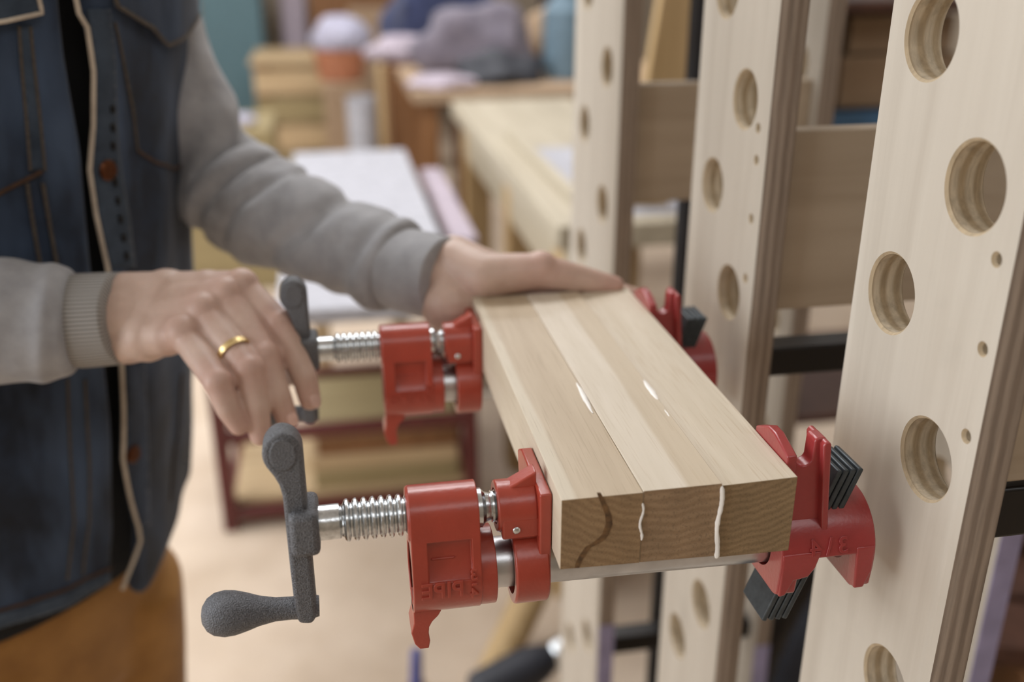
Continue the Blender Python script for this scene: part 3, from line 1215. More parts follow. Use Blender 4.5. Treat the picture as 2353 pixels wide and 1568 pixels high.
for (u, v) in ((226, 388), (290, 1040)):
    th, zz = jhit(u, v)
    p = jacket_pt(th, zz, .005)
    n = (p - ctr(p.z)).normalized()
    MB().lathe(p - n * .002, n, [(0, .0075), (.003, .0080), (.0042, .0068), (.0044, .0035), (.0052, .0030)], 24).build('button', M['copper'], jk)

# dark shirt under the vest
sm = MB()
rows = []
for i in range(26):
    z = CZ - .548 + (.13 + .548) * i / 25
    rows.append([jpt(2 * math.pi * k / 48, z, -.014) for k in range(48)])
sm.rings(rows)
sm.build('shirt', M['shirt'], person, 0, 2, 80)


def loft_arm(name, mat, pts, rad, parent, amp=.003, n=14, seg=48, folds=(), flat=1.0, uv=False, cap=True, seed=0):
    path = catmull(pts, n)
    N = len(path) - 1
    rr = []
    up = V((0, 0, 1))
    for i, p in enumerate(path):
        t_ = i / N
        d = (path[min(i + 1, N)] - path[max(i - 1, 0)]).normalized()
        u_ = (up - d * up.dot(d)).normalized()
        w_ = d.cross(u_)
        r = interp(rad, t_)
        ring = []
        for k in range(seg):
            a = 2 * math.pi * k / seg
            dirv = u_ * math.cos(a) + w_ * math.sin(a) * flat
            q = p + dirv * r
            dd = noise.noise(V((q.x * 26 + seed, q.y * 26, q.z * 26))) * amp
            dd += noise.noise(V((q.x * 70 + seed, q.y * 70, q.z * 70))) * amp * .3
            for (ft, fa, fw, fs, fp_) in folds:
                # a soft ring fold that winds round the arm
                x_ = (t_ - ft - fs * math.cos(a - fp_)) / fw
                dd += fa * math.exp(-x_ * x_) * (.25 + .75 * (.5 + .5 * math.cos(a - fp_ * 3.1)))
            ring.append(p + dirv * (r + dd))
        rr.append(ring)
    mb = MB()
    mb.rings(rr, cap, True, uv)
    return mb.build(name, mat, parent, 0, 2, 80, 1)


SHL = ctr(CZ + .085) + LFT * .118
SHR = ctr(CZ + .085) - LFT * .165
ELL_ = at_d(505, 432, .885)
WRL = at_d(1040, 645, .750)
WRR = at_d(292, 738, .690)
ELR = V((-.405, .690, CZ - .235))
# left sleeve with its winding folds
cuffL0 = at_d(925, 622, .775)
slL = loft_arm('sleeve', M['hood'], [SHL + V((-.02, 0, .04)), SHL, SHL.lerp(ELL_, .5) + V((-.014, .006, 0)), ELL_ + V((.002, .004, .012)), ELL_.lerp(cuffL0, .18) + V((.004, 0, -.004)), ELL_.lerp(cuffL0, .5), cuffL0],
               [(0, .03), (.14, .055), (.38, .046), (.5, .047), (.66, .0500), (.8, .0450), (.93, .0400), (.985, .0385), (1, .033)], person, .005,
               16, 56, [(.44, -.008, .018, .04, 2.4), (.50, -.012, .020, .05, 2.0), (.56, .006, .026, .09, .4), (.61, -.009, .012, .10, .3), (.70, .004, .030, .08, 1.2), (.725, -.007, .011, .085, .15), (.80, .004, .02, .05, 1.6), (.845, -.0085, .009, .055, .3), (.885, -.004, .010, .05, 1.1), (.945, -.007, .007, .02, .3)], 1.0, False, True, 3)
loft_arm('cuff', M['hood'], [cuffL0.lerp(ELL_, .04), cuffL0.lerp(WRL, .5), WRL.lerp(cuffL0, .12)], [(0, .0325), (.15, .0335), (.5, .0335), (.94, .0322), (1, .0290)], slL, .0012, 8, 48, [], 1.0, True)
# right sleeve and ribbed cuff
cuffR0 = at_d(172, 738, .694)
cuffR1 = at_d(286, 731, .690)
slR = loft_arm('sleeve', M['hood'], [SHR + V((0, 0, .04)), SHR, SHR.lerp(ELR, .5) + V((-.015, 0, 0)), ELR, ELR.lerp(cuffR0, .35), ELR.lerp(cuffR0, .75), cuffR0 + (cuffR1 - cuffR0) * .05],
               [(0, .03), (.14, .062), (.4, .055), (.55, .052), (.72, .048), (.85, .0440), (.94, .0405), (.985, .0375), (1, .031)], person, .004,
               16, 56, [(.60, -.008, .02, .02, 0), (.80, -.0035, .02, .03, .5), (.93, .0025, .016, .02, .5)], 1.0, False, True, 9)
loft_arm('cuff', M['rib'], [cuffR0.lerp(cuffR1, -.1), cuffR0.lerp(cuffR1, .5), cuffR1], [(0, .031), (.2, .0335), (.6, .0330), (.95, .0326), (1, .0290)], slR, .0006, 8, 64, [], 1.0, True)

# ---- body: one continuous surface (torso core, neck, head, arms, hands)
bd = MB()


def chain(pts, rad):
    for (a, b), (r0, r1) in zip(zip(pts, pts[1:]), zip(rad, rad[1:])):
        bd.capsule(a, b, r0, r1, 18)


# right hand: back of the hand up, fingers draped over the far crank
W1, W2 = at_d(292, 694, .694), at_d(292, 772, .690)
mi, mm_, mr, ml = at_d(556, 662, .692), at_d(520, 682, .684), at_d(470, 718, .676), at_d(424, 770, .668)
for w_, m_, r0, r1 in ((W1, mi, .0215, .0130), (W1.lerp(W2, .3), mm_, .0220, .0135), (W1.lerp(W2, .7), mr, .0220, .0130), (W2, ml, .0205, .0120)):
    bd.capsule(w_, m_, r0, r1, 18)
bd.capsule(W1.lerp(mi, .35), W2.lerp(ml, .35), .0205, .0190)
bd.capsule(W1.lerp(mi, .7), W2.lerp(ml, .7), .0165, .0150)
chain([ELR, W1.lerp(W2, .5) + (ELR - W1).normalized() * .06, W1.lerp(W2, .5) + (ELR - W1).normalized() * .02, W1.lerp(W2, .5)], [.034, .0225, .0235, .0265])
FI = {
    'index': ([mi, at_d(641, 744, .680), at_d(700, 868, .674), at_d(712, 918, .676)], [.0122, .0105, .0094, .0082]),
    'middle': ([mm_, at_d(606, 818, .664), at_d(638, 908, .664), at_d(658, 960, .668)], [.0124, .0108, .0096, .0082]),
    'ring': ([mr, at_d(572, 850, .650), at_d(590, 935, .652), at_d(598, 1000, .658)], [.0120, .0105, .0094, .0080]),
    'little': ([ml, at_d(500, 878, .640), at_d(524, 940, .643), at_d(548, 978, .648)], [.0112, .0098, .0086, .0074]),
}
for nm, (pts, rad) in FI.items():
    rad = [q_ * .94 for q_ in rad]
    chain(pts, rad)
    for q, rr_ in ((1, 1.07),):
        bd.ell(pts[q], rad[q] * rr_)
for m_ in (mi, mm_, mr, ml):
    bd.ell(m_ + V((0, -.001, .002)), .0128)
chain([at_d(390, 720, .71), at_d(510, 770, .722), at_d(600, 822, .728), at_d(664, 862, .722)], [.018, .0140, .0115, .0085])
# left hand: thumb along the far top edge, palm and fingers behind the panel's end
ye = BY1 + .008
LW0 = at_d(1020, 640, .760)
LW1, LW2 = at_d(1046, 606, .752), at_d(1034, 700, .748)
chain([ELL_, LW0 + (ELL_ - LW0).normalized() * .05, LW0], [.032, .0235, .0262])
bd.capsule(LW1, LW2, .0160, .0220)
T0, T1, T2, T3 = at_y(1112, 634, ye), at_y(1236, 622, ye - .002), at_y(1330, 640, ye - .004), at_y(1414, 655, ye - .006)
chain([LW1, T0, T1, T2, T3], [.0190, .0172, .0136, .0108, .0068])
bd.ell(T1 + V((.002, 0, .0015)), (.0142, .0135, .0138))
bd.capsule(LW2, at_y(1120, 690, ye + .014), .0230, .0180)
pk = [V((.150 + .006 * k, BY1 + .0145, ZT - .002 - .0185 * k)) for k in range(4)]
for k in range(4):
    bd.capsule(LW1.lerp(LW2, k / 3) + V((0, .012, 0)), pk[k], .0190, .0120)
    q1 = pk[k] + V((.040 - .004 * k, .002, -.003))
    q2 = q1 + V((.026 - .003 * k, -.001, -.006))
    q3 = q2 + V((.020 - .003 * k, -.003, -.006))
    chain([pk[k], q1, q2, q3], [.0112, .0100, .0090, .0078])
# arms, trunk, neck and head
chain([SHL - LFT * .03, SHL.lerp(ELL_, .5) + V((-.014, .006, 0)), ELL_], [.026, .028, .030])
chain([SHR, ELR], [.040, .034])
for i in range(7):
    z = CZ - .50 + .09 * i
    bd.capsule(ctr(z) - LFT * .07, ctr(z) + LFT * .07, .088, .088, 20)
bd.capsule(SHL - LFT * .05, SHR + LFT * .05, .045, .045)
neck = ctr(CZ + .12) + FWD * .01
hc = ctr(CZ + .315) + FWD * .055
bd.capsule(neck, hc - V((0, 0, .05)), .058, .052)
hr = Matrix((LFT, -FWD, V((0, 0, 1)))).transposed()
bd.ell(hc + V((0, 0, .03)), (.076, .094, .100), hr)
bd.ell(hc + FWD * .030 - V((0, 0, .055)), (.056, .062, .062), hr)
bd.capsule(hc + FWD * .090 + V((0, 0, .018)), hc + FWD * .104 - V((0, 0, .022)), .009, .014)
for s_ in (-1, 1):
    bd.ell(hc + LFT * .076 * s_ - FWD * .006, (.010, .020, .032), hr)
    bd.ell(hc + LFT * .033 * s_ + FWD * .072 + V((0, 0, .030)), (.016, .014, .010), hr)
bd.capsule(hc + FWD * .086 - LFT * .02 - V((0, 0, .055)), hc + FWD * .086 + LFT * .02 - V((0, 0, .055)), .008, .008)
bmesh.ops.recalc_face_normals(bd.bm, faces=bd.bm.faces[:])
body = bd.build('body', M['skin'], person)
md = body.modifiers.new('r', 'REMESH')
md.mode = 'VOXEL'
md.voxel_size = .0014
md.use_smooth_shade = True
md = body.modifiers.new('s', 'SMOOTH')
md.factor = .5
md.iterations = 6
bpy.context.view_layer.update()
bake(body)
for p in body.data.polygons:
    p.use_smooth = True
kn = [(mi, .013), (mm_, .014), (mr, .013), (ml, .012)] + [(FI[n_][0][1], .013) for n_ in FI] + [(FI[n_][0][3], .012) for n_ in FI] + [(T1, .018), (T3, .016)]
att = body.data.color_attributes.new('tone', 'FLOAT_COLOR', 'POINT')
o0 = ORG[person.name]
buf = []
for v in body.data.vertices:
    p = v.co + o0
    s_ = 0
    if p.z < CZ + .05 and p.x > -.2:
        for c_, r_ in kn:
            d2 = (p - c_).length_squared
            if d2 < 9 * r_ * r_:
                s_ = max(s_, math.exp(-d2 / (r_ * r_) * .6))
    s_ *= .45
    buf += [s_, s_, s_, 1]
att.data.foreach_set('color', buf)
for nm in ('index', 'middle'):
    pts, rad = FI[nm]
    d = (pts[3] - pts[2]).normalized()
    out = (CAM - pts[3]).normalized()
    out = (out - d * out.dot(d)).normalized()
    sd = d.cross(out)
    out = (out * .85 + sd * .5 * (1 if sd.x > 0 else -1)).normalized()
    sd = d.cross(out)
    rm = Matrix((sd, d, out)).transposed()
    MB().ell(pts[3] + out * (rad[3] - .0012) + d * .001, (.0043, .0056, .0012), rm).build('fingernail', M['nail'], person)
# hair
hm = MB()
hm.ell(hc - FWD * .010 + V((0, 0, .046)), (.082, .098, .096), hr)
for v in hm.bm.verts:
    q = v.co - hc
    if q.dot(FWD) > .045 and q.z < .075:
        v.co -= FWD * (q.dot(FWD) - .045)
    v.co += v.co.normalized() * noise.noise(v.co * 60) * .004
hm.build('hair', M['hair'], person)
for s_ in (-1, 1):
    MB().ell(hc + LFT * .033 * s_ + FWD * .078 + V((0, 0, .030)), (.011, .011, .008), hr).build('eye', M['white'], person)
# wedding band on the ring finger
ra, rb = FI['ring'][0][0], FI['ring'][0][1]
pc = at_d(541, 818, .6535)
dd_ = (rb - ra).normalized()
pc = ra + dd_ * (rb - ra).length * .70
ring = MB().lathe(pc - dd_ * .0028, dd_, [(0, .0108), (0, .0121), (.0050, .0121), (.0050, .0108), (0, .0108)], 40, False).build('finger_ring', M['gold'], None, .0006)
tag(ring, "gold band on the ring finger of the person's right hand", 'ring')

# trousers: hips and two legs, one garment
hipz = CZ - .50
tr = MB()
rows = []
for i in range(16):
    z = CZ - .49 - .20 * i / 15
    k = 1 - .10 * abs(i / 15 - .4)
    ring = []
    for q in range(56):
        a = 2 * math.pi * q / 56
        p = ctr(z) + LFT * (.162 * k * math.sin(a)) + FWD * (.106 * k * math.cos(a))
        ring.append(p + (p - ctr(z)).normalized() * noise.noise(V((p.x * 14, p.y * 14, p.z * 6))) * .006)
    rows.append(ring)
tr.rings(rows)
for s_ in (-1, 1):
    rows = []
    for i in range(30):
        t_ = i / 29
        z = CZ - .62 - (CZ - .62 - .06) * t_
        c_ = ctr(z) + LFT * (.082 + .012 * t_) * s_ + FWD * (.012 * math.sin(3 * t_))
        r_ = .094 - .034 * t_ + (.006 if t_ > .93 else 0)
        ring = []
        for q in range(40):
            a = 2 * math.pi * q / 40
            p = V((c_.x, c_.y, z)) + LFT * r_ * math.cos(a) + FWD * r_ * 1.08 * math.sin(a)
            ring.append(p + (p - V((c_.x, c_.y, z))) * noise.noise(V((p.x * 16, p.y * 16, p.z * 7))) * .09)
        rows.append(ring)
    tr.rings(rows)
bmesh.ops.recalc_face_normals(tr.bm, faces=tr.bm.faces[:])
tro = tr.build('trousers', M['trouser'], person, 0, 2, 80)
md = tro.modifiers.new('r', 'REMESH')
md.mode = 'VOXEL'
md.voxel_size = .006
md.use_smooth_shade = True
md = tro.modifiers.new('s', 'SMOOTH')
md.factor = .5
md.iterations = 14
bpy.context.view_layer.update()
bake(tro)
for p in tro.data.polygons:
    p.use_smooth = True
fly = [at_y(262, 1372, .80), at_y(250, 1440, .80), at_y(238, 1500, .805)]
for s_ in (-1, 1):
    sh = MB()
    c_ = ctr(0) + LFT * .094 * s_
    sh.ell(c_ + FWD * .06 + V((0, 0, .045)), (.048, .135, .045), hr)
    for v in sh.bm.verts:
        v.co.z = max(v.co.z, .0)
    sho = sh.build('shoe', M['shoe'], person)

# ------------------------------------------------------------------ things behind


def legbox(mb, x, y, z0, z1, w=.03):
    mb.box((x - w / 2, y - w / 2, z0), (x + w / 2, y + w / 2, z1))


# low oxblood trolley on the floor, boards lying in it
p0, p1 = at_z(532, 1225, 0), at_z(1082, 1152, 0)
cx0, cx1, cy = p0.x, p1.x, (p0.y + p1.y) / 2
tro_r = root('trolley', (cx0, cy, 0), 'low dark red steel trolley on the floor behind the clamps', 'trolley')
zt = at_y(800, 955, cy).z
for (xx, yy) in ((cx0, cy), (cx1, cy), (cx0, cy + .36), (cx1, cy + .36)):
    b = MB()
    legbox(b, xx, yy, 0, zt + (.28 if xx == cx0 else .10), .036)
    b.build('leg', M['dkred'], tro_r, .003)
zr = at_y(800, 1152, cy).z
for zz in (zr, zt - .03):
    for yy in (cy, cy + .36):
        solid_box('rail', M['dkred'], (cx0, yy - .012, zz - .022), (cx1, yy + .012, zz + .012), tro_r)
    for xx in (cx0, cx1):
        solid_box('rail', M['dkred'], (xx - .012, cy, zz - .022), (xx + .012, cy + .36, zz + .012), tro_r)
solid_box('shelf', M['tan'], (cx0 + .012, cy + .012, zr + .012), (cx1 - .012, cy + .348, zr + .03), tro_r)
zz = zr + .03
stack = [('olive', .05, .58), ('tan', .045, .62), ('pine_dk', .05, .52), ('tan', .04, .60), ('olive', .045, .56)]
lab = ['dull olive board, lowest of the stack inside the red trolley', 'tan board, second from the bottom of the stack inside the red trolley', 'brown board in the middle of the stack inside the red trolley', 'tan board, second from the top of the stack inside the red trolley', 'olive board on top of the stack inside the red trolley']
sx0 = cx0 + (cx1 - cx0) * .36
for (m_, h_, L_), lb in zip(stack, lab):
    if zz + h_ > zt - .06:
        h_ = max(.02, zt - .055 - zz)
    thing_box('board', M[m_], (sx0 + random.uniform(-.02, .02), cy + .03, zz), (cx1 - .03, cy + .33, zz + h_ - .001), lb, 'board', 'boards in the red trolley')
    zz += h_

# white work table behind the forearm
tz = .80
a0, a1 = at_z(932, 342, tz), at_z(690, 342, tz)
b0 = at_z(1012, 548, tz)
tb = root('table', (a1.x, b0.y + .8, 0), 'white topped table behind the grey left sleeve', 'table')
tx1 = (a0.x + b0.x) / 2
tx0 = a1.x - .02
ty0 = at_z(720, 712, tz).y
solid_box('tabletop', M['white'], (tx0, ty0, tz - .03), (tx1, a0.y, tz), tb)
for xx in (tx0 + .05, tx1 - .05):
    for yy in (b0.y + .82, a0.y - .06):
        b = MB()
        legbox(b, xx, yy, 0, tz - .03, .05)
        b.build('leg', M['tan'], tb, .003)
# lilac plank on trestles beside it
c0, c1 = at_z(1012, 385, .78), at_z(1096, 545, .78)
pl_r = root('plank', (c1.x, c1.y, 0), 'pale lilac plank lying on a narrow stand beside the white table', 'plank')
solid_box('board', M['lilac'], (tx1 + .03, c1.y, .75), (max(c0.x, c1.x), c0.y, .78), pl_r, .006)
for yy in (c1.y + .48, c0.y - .12):
    b = MB()
    b.box((tx1 + .06, yy, 0), (tx1 + .10, yy + .05, .75))
    b.box((max(c0.x, c1.x) - .06, yy, 0), (max(c0.x, c1.x) - .02, yy + .05, .75))
    b.box((tx1 + .06, yy, .3), (max(c0.x, c1.x) - .02, yy + .05, .36))
    b.build('stand', M['walnut'], pl_r)

# pale workbench at the right
bz = .92
e0, e1 = at_z(1010, 232, bz), at_z(1312, 500, bz)
bx0 = (e0.x + e1.x) / 2
be = root('workbench', (bx0, e1.y, 0), 'long pale wooden workbench behind the farthest rack frame', 'workbench')
by0, by1, bw = e1.y - .06, e0.y, .42
solid_box('worktop', M['pine'], (bx0, by0, bz - .05), (bx0 + bw, by1, bz), be, .004)
solid_box('apron', M['pine'], (bx0 + .03, by0 + .03, bz - .17), (bx0 + .06, by1 - .03, bz - .05), be)
solid_box('apron', M['pine'], (bx0 + .06, by1 - .06, bz - .17), (bx0 + bw - .05, by1 - .03, bz - .05), be)
for yy in (by0 + .12, (by0 + by1) / 2 - .1, by1 - .12):
    for xx in (bx0 + .07, bx0 + bw - .07):
        b = MB()
        legbox(b, xx, yy, 0, bz - .05, .085)
        b.build('leg', M['ochre_w'], be, .004)
solid_box('undershelf', M['pine_dk'], (bx0 + .05, by0 + .1, .22), (bx0 + bw - .05, by1 - .1, .25), be)
thing_box('paper_sheet', M['white'], (bx0 + .10, by0 + .05, bz), (bx0 + bw - .02, by1 - .9, bz + .004), 'large white sheet spread on the pale workbench', 'paper', None, .001)
thing_box('batten', M['pine'], (bx0 + .065, by0 + .05, bz), (bx0 + .090, by1 - .7, bz + .022), 'thin tan batten along the edge of the white sheet on the workbench', 'batten')

# clutter on and beyond the bench (soft in the photograph)


def px_box(name, mat, u0, v0, u1, v1, y, depth, label, cat, group=None, zfloor=None, bevel=.01):
    a, b = at_y(u0, v0, y), at_y(u1, v1, y)
    z0 = zfloor if zfloor is not None else b.z
    return thing_box(name, M[mat], (min(a.x, b.x), y, z0), (max(a.x, b.x), y + depth, a.z), label, cat, group, bevel)


yb = by1
# second bench across the back carries the clutter
sb_z = at_y(1150, 205, yb + .12).z
sb = root('side_table', (bx0, yb + .1, 0), 'grey topped side table at the far end of the pale workbench', 'table')
solid_box('tabletop', M['card'], (bx0 - .12, yb + .1, sb_z - .04), (bx0 + 1.4, yb + .9, sb_z), sb)
for xx in (bx0 - .06, bx0 + 1.34):
    for yy in (yb + .16, yb + .84):
        b = MB()
        legbox(b, xx, yy, 0, sb_z - .04, .06)
        b.build('leg', M['pine_dk'], sb)


def lump(name, mat, u, v, y, r, label, cat, amp=.25, seed=0, zbase=None):
    c = at_y(u, v, y)
    mb = MB().ell(c, r, None, 32, 20)
    for vv in mb.bm.verts:
        d = vv.co - c
        k = 1 + amp * noise.noise(V((d.x / r[0] * 1.3 + seed, d.y / r[1] * 1.3, d.z / r[2] * 1.3)))
        vv.co = c + d * k
        if zbase is not None:
            vv.co.z = max(vv.co.z, zbase)
    return tag(mb.build(name, M[mat]), label, cat)


zt2 = sb_z
lump('jacket', 'charcoal', 1140, 165, yb + .33, (.17, .12, .075), 'dark charcoal jacket heaped on the side table', 'jacket', .4, 1, zt2 + .002)
lump('cloth_bundle', 'greycloth', 1095, 100, yb + .68, (.24, .12, .15), 'grey lilac cloth bundle behind the charcoal jacket', 'cloth', .4, 5, zt2 + .002)
lump('coat', 'navy', 1000, 35, yb + 1.9, (.28, .2, .34), 'navy coat draped over the stool beyond the side table', 'coat', .4, 9)
so = at_y(1000, 60, yb + 1.9)
stool = root('stool', (so.x, so.y, 0), 'wooden stool under the navy coat', 'stool')
MB().cyl((so.x, so.y, so.z - .38), (so.x, so.y, so.z - .30), .2).build('seat', M['pine_dk'], stool, .004)
for a_ in range(4):
    q = V((math.cos(a_ * 1.571 + .78), math.sin(a_ * 1.571 + .78), 0)) * .15
    MB().cyl((so.x + q.x * 1.2, so.y + q.y * 1.2, 0), (so.x + q.x, so.y + q.y, so.z - .38), .018).build('leg', M['pine_dk'], stool)
p_ = at_y(1300, 190, yb + .40)
tl = MB().lathe((p_.x, p_.y, zt2), (0, 0, 1), [(0, .085), (.02, .09), (.25, .09), (.30, .05), (.34, .045)], 28)
tag(tl.build('canister', M['slate']), 'slate blue canister on the side table beside the farthest rack frame', 'canister')
px_box('toolcase', 'black', 1262, -10, 1360, 60, yb + .66, .2, 'black tool case at the back of the side table', 'case', None, zt2)
p_ = at_y(1215, 150, yb + .20)
lump('glove', 'card', 1250, 70, yb + .575, (.07, .05, .09), 'beige work glove leaning on the black tool case', 'glove', .3, 3)
lump('cloth', 'lilac', 1015, 190, yb + .24, (.13, .10, .03), 'pinkish cloth lying at the edge of the side table', 'cloth', .3, 4, zt2 + .001)

# brown post, white pail and orange bucket by the far benches
pz0 = at_z(880, 330, 0)
pst = at_y(900, 325, 4.6)
px_box('post', 'ochre_w', 866, 150, 892, 340, 4.6, .06, 'tan wooden post standing left of the pale workbench end', 'post', None, 0)
px_box('cabinet', 'pine_dk', 893, 152, 985, 345, 4.66, .4, 'brown wooden cabinet behind the tan post', 'cabinet', None, 0)
lump('cloth_pile', 'lilac', 925, 112, 4.8, (.16, .12, .075), 'pale cloth pile lying on the brown cabinet', 'cloth', .4, 2, at_y(893, 152, 4.66).z + .002)
wpz = at_z(820, 330, 0)
p_ = at_y(828, 222, 4.3)
MBp = MB().lathe((p_.x, 4.3, 0), (0, 0, 1), [(0, .05), (.003, .055), (p_.z, .062), (p_.z, .058), (.02, .05)], 28)
tag(MBp.build('roll', M['white']), 'white upright roll standing before the tan post', 'roll')
# crates of lumber at the far left
cr = root('crate', at_z(660, 318, 0), 'tan slatted lumber crate standing at the far wall side', 'crate')
c_ = at_z(640, 318, 0)
ly = 6.4
xa, xb = at_y(590, 250, ly).x, at_y(770, 250, ly).x
ztop = at_y(660, 150, ly).z
for k in range(4):
    z0 = .03 + k * (ztop - .03) / 4
    solid_box('slat', M['tan' if k % 2 else 'olive'], (xa, ly, z0), (xb, ly + .03, z0 + (ztop - .03) / 4 - .03), cr)
for xx in (xa, xb - .06):
    for yy in (ly + .03, ly + .72):
        solid_box('corner_post', M['pine_dk'], (xx, yy, 0), (xx + .06, yy + .06, ztop), cr)
for k in range(4):
    z0 = .03 + k * (ztop - .03) / 4
    solid_box('slat', M['tan'], (xa, ly + .78, z0), (xb, ly + .81, z0 + (ztop - .03) / 4 - .03), cr)
solid_box('lid', M['tan'], (xa - .02, ly - .01, ztop), (xb + .02, ly + .82, ztop + .03), cr)
zc = ztop + .03
px_box('carton', 'card', 742, 192, 842, 330, 5.84, .34, 'grey brown carton under the orange bucket', 'carton', None, 0)
p_ = at_y(786, 192, 6.0)
p_.z = at_y(742, 192, 5.84).z + .003
hb = at_y(786, 112, 6.0).z - p_.z
MBo = MB().lathe((p_.x, 6.0, p_.z + .001), (0, 0, 1), [(0, .125), (.003, .13), (hb, .155), (hb, .148), (.02, .12)], 32)
tag(MBo.build('bucket', M['orange']), 'orange bucket standing on the grey brown carton', 'bucket')
lump('bag', 'bagwhite', 782, 86, 6.0, (.17, .15, .12), 'white bag stuffed on top of the orange bucket', 'bag', .2, 8, p_.z + hb + .002)
lump('bag', 'bagwhite', 965, 62, 6.6, (.20, .16, .16), 'pale lavender bag beside the navy coat', 'bag', .2, 12, at_y(935, 101, 6.45).z + .002)
px_box('carton', 'olive', 935, 101, 1000, 300, 6.45, .35, 'olive carton under the pale lavender bag', 'carton', None, 0)
px_box('shelf_unit', 'pine_dk', 705, -60, 950, 120, 7.6, .5, 'brown shelving unit against the back wall', 'shelf', None, 0)
px_box('carton', 'card', 800, 20, 920, 95, 7.3, .28, 'beige carton in front of the brown shelving unit', 'carton', None, 0)
px_box('column', 'lilac', 636, -80, 705, 70, 7.8, .4, 'pale pinkish column by the teal cabinet', 'column', None, 0)
px_box('locker', 'teal', 440, -120, 620, 250, 7.5, .5, 'tall teal locker at the far left of the workshop', 'locker', None, 0)
lump('rag', 'bagwhite', 560, 275, 4.4, (.05, .05, .03), 'small white rag behind the left elbow', 'rag', .3, 2, at_y(560, 275, 4.4).z - .015)
rp_ = at_y(560, 275, 4.4)
thing_box('crate', M['olive'], (rp_.x - .28, 4.25, 0), (rp_.x + .12, 4.75, rp_.z - .02), 'low olive crate under the small white rag', 'crate')

# behind the rack: shelving with boxes, dark machine, planks
shy = 1.75
sA, sB = at_y(1905, 300, shy), at_y(2070, 300, shy)
sh = root('shelving', (sA.x, shy, 0), 'dark shelving behind the rack, holding cartons', 'shelving')
for zz in (at_y(1960, 292, shy).z - .02, at_y(1960, 25, shy).z + .02, .5):
    solid_box('shelf_board', M['walnut'], (sA.x - .05, shy - .05, zz - .02), (sA.x + .75, shy + .4, zz), sh)
for xx in (sA.x - .08, sA.x + .75):
    solid_box('upright', M['walnut'], (xx, shy - .05, 0), (xx + .03, shy + .4, 1.8), sh)
zs = at_y(1960, 292, shy).z - .02
thing_box('tray', M['blue'], (sA.x - .01, shy, zs), (sA.x + .22, shy + .3, at_y(1960, 258, shy).z), 'blue tray on the dark shelving behind the rack', 'tray')
zq = at_y(1960, 258, shy).z + .004
zm = at_y(1980, 130, shy).z
thing_box('carton', M['card'], (sA.x + .02, shy + .02, zq), (sA.x + .26, shy + .3, zm), 'beige carton standing on the blue tray', 'carton')
thing_box('carton', M['card'], (sA.x + .035, shy + .03, zm + .002), (sA.x + .25, shy + .3, at_y(1980, 38, shy).z), 'beige carton on top of another carton behind the rack', 'carton')

# pale board leaning behind the far web, seen between frames
lb = MB()
a_ = at_y(1484, 480, 1.88)
lb.box((a_.x - .045, 1.87, bz + .001), (a_.x + .045, 1.90, bz + .95), RY(7), (a_.x, 1.88, bz))
for v in lb.bm.verts:
    v.co.z = max(v.co.z, bz + .001)
tag(lb.build('plank', M['ochre_w'], None, .003), 'tan plank standing tilted on the workbench, seen between the middle and farthest rack frames', 'plank')
# dark upright standing left of the middle plate
px_u = at_y(1590, 500, 1.02)
thing_box('steel_upright', M['charcoal'], (px_u.x - .005, 1.03, 0), (px_u.x + .03, 1.06, 2.1), 'charcoal steel upright just left of the middle rack frame', 'upright')
# machine with black hoses low behind the rack
mch = at_z(1900, 1500, .30)
mz = root('dust_extractor', (mch.x, mch.y, 0), 'black and grey dust extractor low between the middle and nearest rack frames', 'machine')
MB().lathe((mch.x + .02, mch.y + .15, .05), (0, 0, 1), [(0, .15), (.02, .16), (.25, .16), (.30, .13), (.36, .10), (.38, .02)], 36).build('tank', M['charcoal'], mz)
hose = catmull([(mch.x - .05, mch.y + .02, .02), (mch.x - .14, mch.y - .02, .25), (mch.x - .06, mch.y, .48), (mch.x + .06, mch.y + .12, .42)], 12)
MB().tube(hose, [.026 + .002 * (k % 2) for k in range(len(hose))], 16).build('hose', M['black'], mz)
for a4 in range(3):
    q = V((math.cos(a4 * 2.09), math.sin(a4 * 2.09), 0)) * .12
    MB().ell((mch.x + .02 + q.x, mch.y + .15 + q.y, .03), (.03, .03, .03)).build('caster', M['black'], mz)
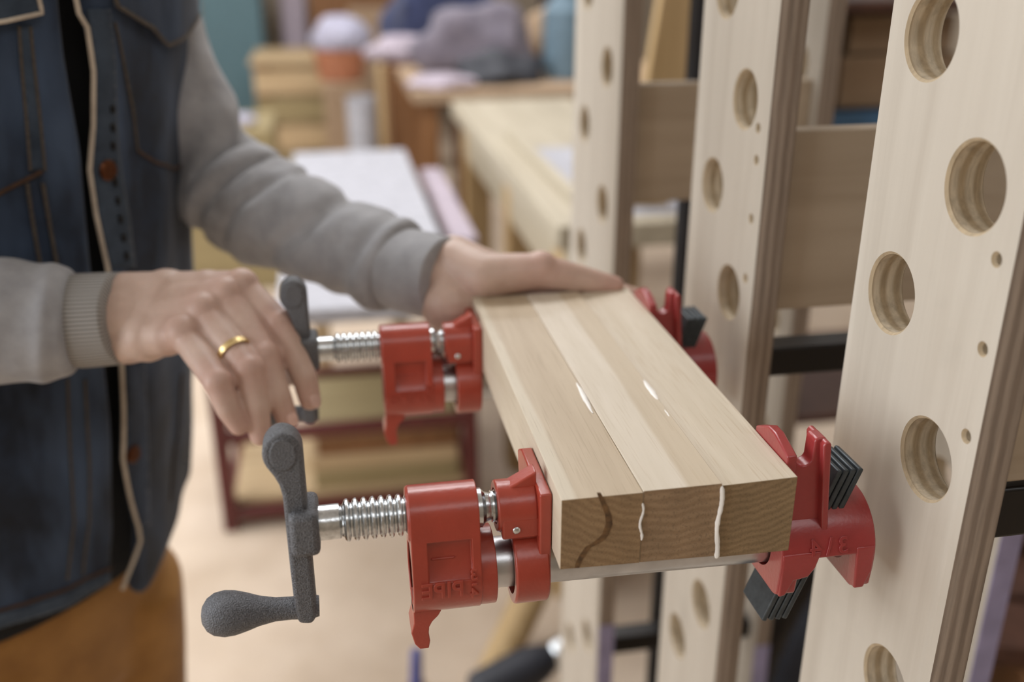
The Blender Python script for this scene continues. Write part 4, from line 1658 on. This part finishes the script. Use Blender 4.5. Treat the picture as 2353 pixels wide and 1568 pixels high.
# walnut planks lying behind the rack, low at the right
for k, lbl in enumerate(('dark brown plank on the floor behind the nearest rack frame, closest to the camera', 'dark brown plank in the middle of the three behind the nearest rack frame', 'dark brown plank of the three behind the nearest rack frame, deepest in the room')):
    b = at_z(2330, 1540 - k * 130, .25)
    thing_box('plank', M['walnut'], (b.x - .12, b.y - .05, .20), (b.x + .9, b.y + .09, .245), lbl, 'plank', 'walnut planks behind the rack', .003, RZ(-18))
bs = at_z(2360, 1430, .2)
thing_box('pallet', M['pine_dk'], (bs.x - .10, bs.y - .35, 0), (bs.x + .85, bs.y + .22, .198), 'brown wooden pallet block carrying the dark planks', 'pallet')

# bottom of the picture: leaning prop, power tool, blue handle
pr = MB()
pa, pb = at_z(1120, 1580, .02), at_y(1238, 1330, 1.72)
pr.tube([pa, pb], .036, 20)
tag(pr.build('prop_pole', M['ochre_w']), 'ochre wooden pole leaning on the floor below the clamped panel', 'pole')
dz = at_z(1195, 1536, .14)
dr = root('power_drill', (dz.x, dz.y, 0), 'black and grey power drill standing on the floor at the bottom edge', 'drill')
ax_ = V((.92, .32, .12)).normalized()
MB().lathe(V((dz.x, dz.y, .13)) - ax_ * .10, ax_, [(0, .03), (.01, .040), (.12, .042), (.15, .034), (.17, .026)], 28).build('motor_housing', M['charcoal'], dr)
MB().lathe(V((dz.x, dz.y, .13)) + ax_ * .07, ax_, [(0, .026), (.005, .030), (.035, .030), (.055, .012), (.060, .006)], 28).build('chuck', M['zinc'], dr)
MB().capsule((dz.x - .05, dz.y - .02, .11), (dz.x - .065, dz.y - .02, .035), .022, .022).build('handle', M['black'], dr)
solid_box('battery', M['greycloth'], (dz.x - .115, dz.y - .06, 0), (dz.x - .015, dz.y + .02, .045), dr, .006)
bh = at_z(955, 1548, .08)
bl = root('brush', (bh.x, bh.y, 0), 'blue handled brush standing on the floor below the nearest clamp', 'brush')
MB().capsule((bh.x, bh.y, .05), (bh.x + .004, bh.y + .006, .125), .013, .011).build('handle', M['cobalt'], bl)
solid_box('bristles', M['card'], (bh.x - .022, bh.y - .012, 0), (bh.x + .022, bh.y + .012, .05), bl, .003)
